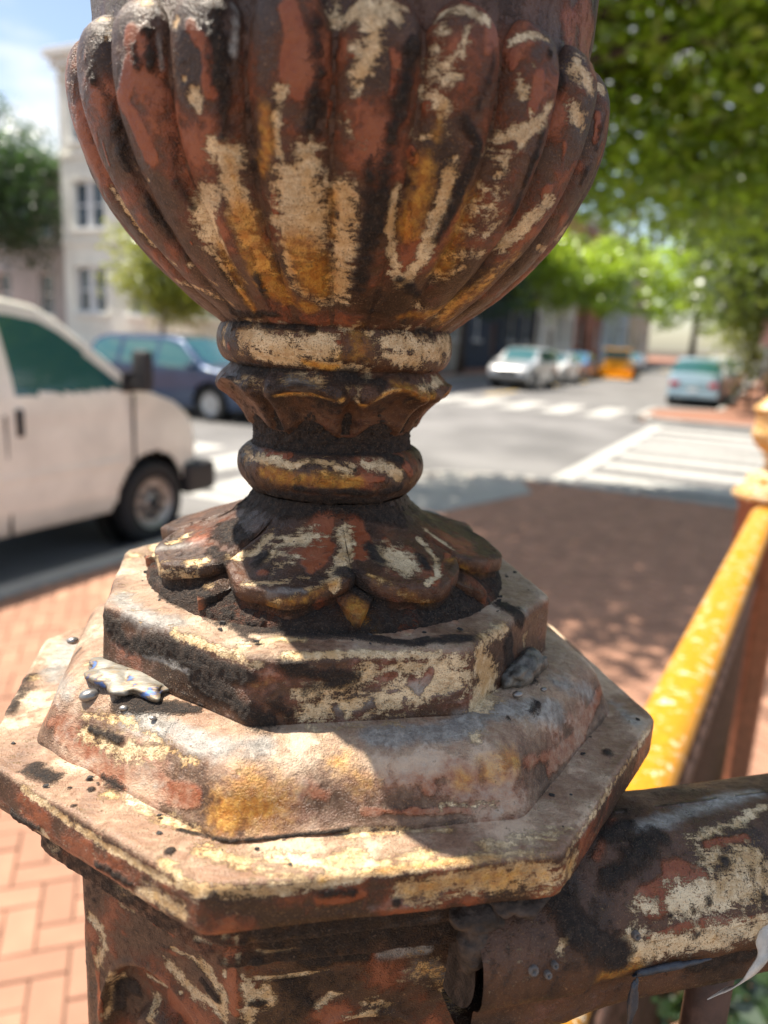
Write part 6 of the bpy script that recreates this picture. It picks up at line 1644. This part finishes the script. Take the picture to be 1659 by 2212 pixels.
def tree(name, label, loc, blobs, nleaf, size, mat, trunk_r, trunk_h, seed, group=None, clump=.55, lean=(0, 0), limbs=14, more=None):
    root = empty(name, loc, 0, label, 'tree', group)
    cr, C = crown_mesh('crown', blobs, nleaf, size, mat, root, seed, clump)
    g = random.Random(seed)
    V, F = [], []
    tx, ty = lean
    pts = [(0, 0, -.1), (tx * .1, ty * .1, trunk_h * .35), (tx * .5 + g.uniform(-.08, .08), ty * .5, trunk_h * .7), (tx, ty, trunk_h)]
    tube(V, F, pts, [trunk_r * 1.35, trunk_r, trunk_r * .88, trunk_r * .75], 14)
    top = Vector(pts[-1])
    pick = sorted(range(len(C)), key=lambda i: g.random())[:limbs]
    for i in pick:
        e = Vector(C[i])
        st = top.lerp(Vector(pts[2]), g.random() * .5)
        mid = st.lerp(e, .45) + Vector((g.uniform(-.3, .3), g.uniform(-.3, .3), .12 * (e - st).length))
        tube(V, F, [st, st.lerp(mid, .5) + Vector((0, 0, .05)), mid, e], [trunk_r * .45, trunk_r * .33, trunk_r * .2, trunk_r * .05], 7)
    mesh('trunk', V, F, M_BARK, root, True)
    if more:
        crown_mesh('crown', *more, size, mat, root, seed + 100, clump)
    return root


# street tree whose crown spreads over the corner, its trunk behind the urn neck
tree('street_tree', 'large leafy street tree whose crown fills the upper right', (-.55, 9.6, 0),
     [(4.6, .6, 5.6, 2.6, 2.4, 1.9), (3.0, .2, 6.8, 2.6, 2.2, 1.8), (6.6, .2, 5.2, 2.2, 2.2, 1.7), (1.2, .4, 7.2, 2.4, 2.2, 1.4), (5.4, -1.6, 6.4, 2.2, 1.8, 1.5), (3.2, -.2, 4.9, 1.7, 1.5, 1.0), (7.6, .2, 4.4, 1.9, 1.7, 1.4), (4.6, .6, 4.3, 1.9, 1.4, 1.0),
      (-1.0, -2.4, 7.0, 1.6, 1.8, 1.0), (.8, -2.2, 7.4, 1.8, 1.8, 1.0), (2.6, -2.4, 7.2, 1.8, 1.6, 1.0), (-1.4, .2, 7.4, 1.5, 1.7, 1.1), (6.4, .4, 6.8, 2.2, 2.0, 1.4), (2.2, .6, 5.0, 1.6, 1.4, .9), (2.6, .5, 3.9, 1.5, 1.2, .8), (3.9, .6, 3.8, 1.5, 1.2, .8), (5.4, .6, 3.7, 1.5, 1.2, .8), (2.2, .4, 4.5, 1.3, 1.2, .9), (3.2, .6, 4.1, 1.3, 1.2, .9), (1.9, .3, 3.8, .9, .9, .6)],
     42000, .125, LM_BRIGHT, .19, 4.4, 5, 'street trees', .36, (.3, 0), 36,
     ([(-1.2, -2.2, 7.2, 1.7, 2.0, .9), (.8, -2.2, 7.6, 2.0, 2.0, .9), (2.8, -2.2, 7.4, 2.0, 1.8, .9), (-1.2, .4, 7.8, 1.6, 1.9, 1.0), (1.0, .6, 8.2, 2.2, 2.0, 1.0)], 24000))


def simple_tree(label, p, q, h, rx, nleaf, mat, seed, size=.2, name='street_tree', trunk_r=.16, low=.28):
    loc = tuple(W(p, q, 0))
    g = random.Random(seed)
    bl = [(0, 0, h * .66, rx, rx, h * .28)]
    for k in range(6):
        a = g.uniform(0, 6.28)
        bl.append((math.cos(a) * rx * .55, math.sin(a) * rx * .55, h * g.uniform(low + .18, .86), rx * .6, rx * .6, h * .15))
    return tree(name, label, loc, bl, nleaf, size, mat, trunk_r, h * .5, seed, 'street trees', .45, limbs=10)


simple_tree('dark green street tree at the left edge in front of the grey house', -32.6, 23.2, 11.6, 4.0, 16000, LM_DARK, 21, .2, low=.1)
simple_tree('small light green street tree in front of the cream corner house', -20.9, 22.6, 6.4, 1.5, 7000, LM_LIME, 22, .15, trunk_r=.09, low=.15)
simple_tree('street tree in front of the navy house', -15.2, 38.5, 8.8, 2.6, 8000, LM_DARK, 23, .22)
simple_tree('street tree in front of the white house behind the yellow loader', -15.4, 52.0, 9.5, 3.2, 8000, LM_BRIGHT, 24, .24)
simple_tree('street tree farther down behind the blue saloon', -15.4, 66.0, 10.5, 3.4, 8000, LM_BRIGHT, 25, .26)
simple_tree('street tree with a dark trunk beside the light blue car', -.3, 34.4, 10.5, 4.6, 30000, LM_MID, 26, .27, trunk_r=.2, low=.2)
simple_tree('street tree at the right edge on the far corner pavement', 3.2, 35.0, 10.5, 4.6, 28000, LM_MID, 27, .27, trunk_r=.18, low=.05)
simple_tree('street tree on the far corner whose trunk stands right of the light blue car', 1.3, 27.4, 11.0, 4.2, 26000, LM_MID, 34, .2, trunk_r=.17, low=.12)
simple_tree('street tree filling the gap above the far corner pavement at right', 7.5, 33.0, 10.5, 4.8, 26000, LM_MID, 33, .27, trunk_r=.18, low=.05)
simple_tree('street tree closing the far end of the right kerb', -.4, 47.0, 12.5, 5.0, 20000, LM_MID, 28, .24, trunk_r=.2, low=.1)
simple_tree('street tree beyond the white car at the right kerb', -.4, 62.0, 14.0, 5.5, 14000, LM_DARK, 29, .3, trunk_r=.22, low=.05)
simple_tree('broad tree at the far end of the street', -9.0, 88.0, 15.0, 8.0, 12000, LM_BRIGHT, 30, .4, trunk_r=.3, low=.05)
simple_tree('young pale green sapling beside the street sign', -1.0, 29.0, 3.6, .9, 2500, LM_LIME, 31, .12, trunk_r=.05, low=.15)

# garden planting behind the yellow fence
def shrub(label, x, y, r, h, n, mat, seed, name='garden_shrub'):
    root = empty(name, (x, y, 0), 0, label, 'shrub', 'garden shrubs')
    crown_mesh('foliage', [(0, 0, h * .55, r, r, h * .45), (r * .4, .1, h * .35, r * .7, r * .7, h * .3)], n, .05, mat, root, seed, .10)
    V, F = [], []
    for k in range(5):
        a = k * 1.3
        tube(V, F, [(0, 0, -.02), (math.cos(a) * r * .3, math.sin(a) * r * .3, h * .4), (math.cos(a) * r * .6, math.sin(a) * r * .6, h * .8)], [.014, .01, .005], 6)
    mesh('stem', V, F, M_BARK, root, True)


bed = poly_pq('garden_bed', [(.45, -2), (4.0, -2), (4.0, 2.2), (.45, 2.2)], .03, M_SOIL, None, .06)
tag(bed, kind='structure')
shrub('dark green garden shrub behind the yellow fence, nearest its middle', .98, 1.30, .30, .75, 2600, LM_DARK, 41)
shrub('light green low shrub behind the yellow fence by its post', 1.45, 1.75, .32, .6, 2400, LM_LIME, 42)
shrub('bright green shrub under the handrail at bottom right', .62, .62, .22, .55, 1600, LM_LIME, 43)
shrub('dark shrub at the right edge beside the handrail', .95, .80, .26, .7, 2000, LM_DARK, 44)

# ================================================================== street signs
def sign_post(label, p, q, h, panels, rz):
    root = empty('street_sign', tuple(W(p, q, 0)), rz, label, 'sign', 'street signs')
    V, F = [], []
    tube(V, F, [(0, 0, 0), (0, 0, h)], .035, 10)
    mesh('pole', V, F, M_RIM, root, True)
    for z, w, hh_, col in panels:
        boxes('sign_panel', [((0, -.045, z), (w, .02, hh_))], simple('sign_' + str(col[0]), col, .5, 0, .05), root, .01)
    return root


sign_post('green street name sign over a white and red panel, right of the light blue car', -.6, 27.6, 3.3, [(3.1, .95, .24, (.02, .22, .12)), (2.45, .5, .75, (.66, .40, .36))], R(-15))
sign_post('thin grey sign pole with a small red panel right of the urn neck', -15.0, 29.5, 3.1, [(2.85, .34, .46, (.60, .18, .18))], R(10))

# ================================================================== small things on the post and rail
def weld_mat():
    t = NT('ground_weld_metal')
    n = t.noise(160, 3, .5)
    st = t.noise(900, 3, .6, t.map((.2, 1, 1.4)))
    tint = t.n('ShaderNodeValToRGB', {0: t.add(n, t.amp(st, .35))})
    e = tint.color_ramp.elements
    e[0].position = .26; e[0].color = (.06, .13, .38, 1)
    e[1].position = .72; e[1].color = (.25, .235, .21, 1)
    for p, c in ((.36, (.07, .13, .28, 1)), (.41, (.10, .08, .10, 1)), (.46, (.22, .17, .11, 1)), (.53, (.20, .19, .165, 1))):
        x = e.new(p); x.color = c
    t.bsdf(Base_Color=tint.outputs[0], Metallic=.55, Roughness=.58, Normal=t.bump(st, .5, .0004))
    return t.m


M_WELD = weld_mat()
M_BEAD = simple('spatter_metal', (.28, .27, .26), .35, .8, .2, 300)
M_SLAG = simple('weld_slag', (.035, .033, .032), .9, 0, .6, 300, .0012, 900)
M_ASHW = simple('weld_ash', (.13, .122, .105), .45, .3, .6, 220, .0012, 700)


def blob(name, c, rx, ry, rz, ang, mat, parent=POST, seed=0, n=26, m=16, rough=.18, freq=180, keep=None):
    th = np.linspace(0, 2 * np.pi, n, endpoint=False); ph = np.linspace(.02, np.pi - .02, m)
    T, H = np.meshgrid(th, ph, indexing='ij')
    d = np.stack([np.cos(T) * np.sin(H), np.sin(T) * np.sin(H), np.cos(H)], -1).reshape(-1, 3)
    P = d * np.array([rx, ry, rz])
    k = 1 + rough * fbm(P + seed * .37, freq, seed, 3)
    P = P * k[:, None]
    ca, sa_ = math.cos(ang), math.sin(ang)
    P = np.stack([P[:, 0] * ca - P[:, 1] * sa_, P[:, 0] * sa_ + P[:, 1] * ca, P[:, 2]], 1) + np.array(c)
    return mesh(name, P, gridF(n, m, cu=True)[:, ::-1], mat, parent, True)


# ground-back weld at the left foot of the plinth, and its slag
wl = math.atan2(-.0760 + .0522, -.0448 + .0810)
blob('weld_bead', (-.0660, -.0650, 1.7243), .0210, .0092, .0030, wl + .02, M_WELD, seed=5, rough=.42, freq=110, n=80, m=40)
# pitted weld at the right foot
wr = math.atan2(.0243, .0158)
blob('weld_bead', (.0800, -.0430, 1.7265), .0150, .0062, .0055, wr, M_ASHW, seed=3, rough=.26, freq=210, n=44, m=28)
# spatter beads
for k, (c, r_) in enumerate((((-.1000, -.0300, 1.7222), .0020), ((-.0773, -.0714, 1.7200), .0030), ((-.0622, -.0805, 1.7205), .0014), ((.0752, -.0628, 1.7247), .0015), ((-.0500, -.0880, 1.7215), .0010), ((.0860, -.0560, 1.7240), .0011))):
    blob('spatter_bead', c, r_ * 1.25, r_, r_ * .75, .4, M_BEAD, seed=30 + k, rough=.12, n=18, m=12)
# loose paint crumbs along the ledges
g = np.random.default_rng(5)
Vc, Fc = [], []
for k in range(90):
    an = g.uniform(-2.0, 2.0)
    if k < 30:
        rr_, z0 = g.normal(.1130, .0028), -.1503
    elif k < 75:
        rr_, z0 = g.normal(.0765, .004), -.1012
    else:
        rr_, z0 = g.uniform(.112, .127), -.1508
    rr_ = rr_ * float(oct_gauge(np.array([an]), 90)[0])
    c = np.array([rr_ * math.sin(an) + .002, -rr_ * math.cos(an), EYE + z0])
    s_ = abs(g.normal(.0002, .0005)) + .0003
    n0 = len(Vc)
    m_ = int(g.integers(5, 8))
    tl = g.normal(0, .35, 2)
    for zz_, f in ((0, 1.0), (s_ * g.uniform(.3, .8), .8)):
        for i in range(m_):
            a = 2 * math.pi * i / m_
            q = s_ * f * g.uniform(.7, 1.3)
            x_, y_ = q * math.cos(a), q * math.sin(a) * .7
            Vc.append((c[0] + x_, c[1] + y_, c[2] + zz_ + max(0, x_ * tl[0] + y_ * tl[1])))
    Fc.append(tuple(range(n0 + m_, n0 + 2 * m_)))
    for i in range(m_):
        j = (i + 1) % m_
        Fc.append((n0 + i, n0 + j, n0 + m_ + j, n0 + m_ + i))
tag(mesh('paint_crumbs', Vc, Fc, M_SLAG, POST), kind='stuff')


# nail heads, drip of sealant and a curled strip of paint on the rail (own coordinates of the rail)
def rl(x, y, z):
    return (x - Poff[0], y - Poff[1], z)


M_NAIL = simple('nail_head', (.12, .105, .095), .6, .0, .3, 400)
hn = Vector((hm[0], hm[1], .25)).normalized()
for k, (c, r_) in enumerate((((.0657, -.1216, 1.6585), .0017), ((.0705, -.1212, 1.6568), .0012), ((.0727, -.1198, 1.6592), .0011), ((.1139, -.1031, 1.6600), .0014))):
    Vn, Fn = lathe([(.0001, .0004), (r_ * .35, .0003), (r_ * .45, .0010), (r_ * .8, .0012), (r_, .0006), (r_ * 1.05, -.0008)], 20)
    q = hn.to_track_quat('Z', 'Y').to_matrix()
    Vn = np.asarray(Vn) @ np.array(q).T + np.array(rl(*c)) + np.array([hd[0], hd[1], 0]) * (.012 if c[0] < .1 else 0) + np.array(hn) * .0002
    mesh('nail_head', Vn, Fn, M_NAIL, HR, True)
M_SEAL = simple('grey_sealant', (.040, .046, .058), .35, 0, .4, 200, .0008, 500)
e0 = np.array(rl(.1310, -.0993, 1.6500)) + np.array([hm[0], hm[1], 0]) * .001
for k, (dx, dy, dz, a_, b_, c_) in enumerate(((-.004, -.0015, -.0030, .0150, .0012, .0012), (-.0165, -.006, -.0140, .0016, .0013, .0110))):
    blob('sealant_drip', tuple(e0 + np.array([dx, dy, dz])), a_, b_, c_, math.atan2(hd[1], hd[0]), M_SEAL, HR, 60 + k, 30, 20, .25, 260)
# curled strip
M_FLK = simple('peeled_cream_paint', (.62, .56, .47), .6, 0, .15, 200, .0003, 900)
a0 = np.array(rl(.1648, -.0890, 1.6555)); a1 = np.array(rl(.1470, -.0965, 1.6330))
ns = 26
tt = np.linspace(0, 1, ns)
cen = a0[None] + (a1 - a0)[None] * tt[:, None] + np.array([hm[0], hm[1], 0])[None] * (.0055 * np.sin(np.pi * tt))[:, None]
wd = .0024 + .0016 * np.abs(np.sin(7 * tt + 1)) + .0008 * np.sin(19 * tt)
Pn = []
for sgn, off in ((-1, 0), (1, 0), (1, .0005), (-1, .0005)):
    Pn.append(cen + sgn * wd[:, None] * np.array([.75, .25, .55])[None] + np.array([hm[0], hm[1], .2])[None] * (off + .0012 * (sgn > 0)))
Pn = np.stack(Pn, 1)
mesh('paint_strip', Pn, gridF(ns, 4, cv=True), M_FLK, HR, True)


# charred weld closing the joint of rail and post
for k, (c, a_, b_, c_) in enumerate((((.0590, -.1100, 1.6725), .010, .008, .006), ((.0575, -.1140, 1.6640), .004, .006, .009), ((.0700, -.1060, 1.6770), .012, .012, .004))):
    blob('charred_weld', rl(*c), a_, b_, c_, .5 * k, M_CHAR, HR, 80 + k, 44, 28, .24, 190)
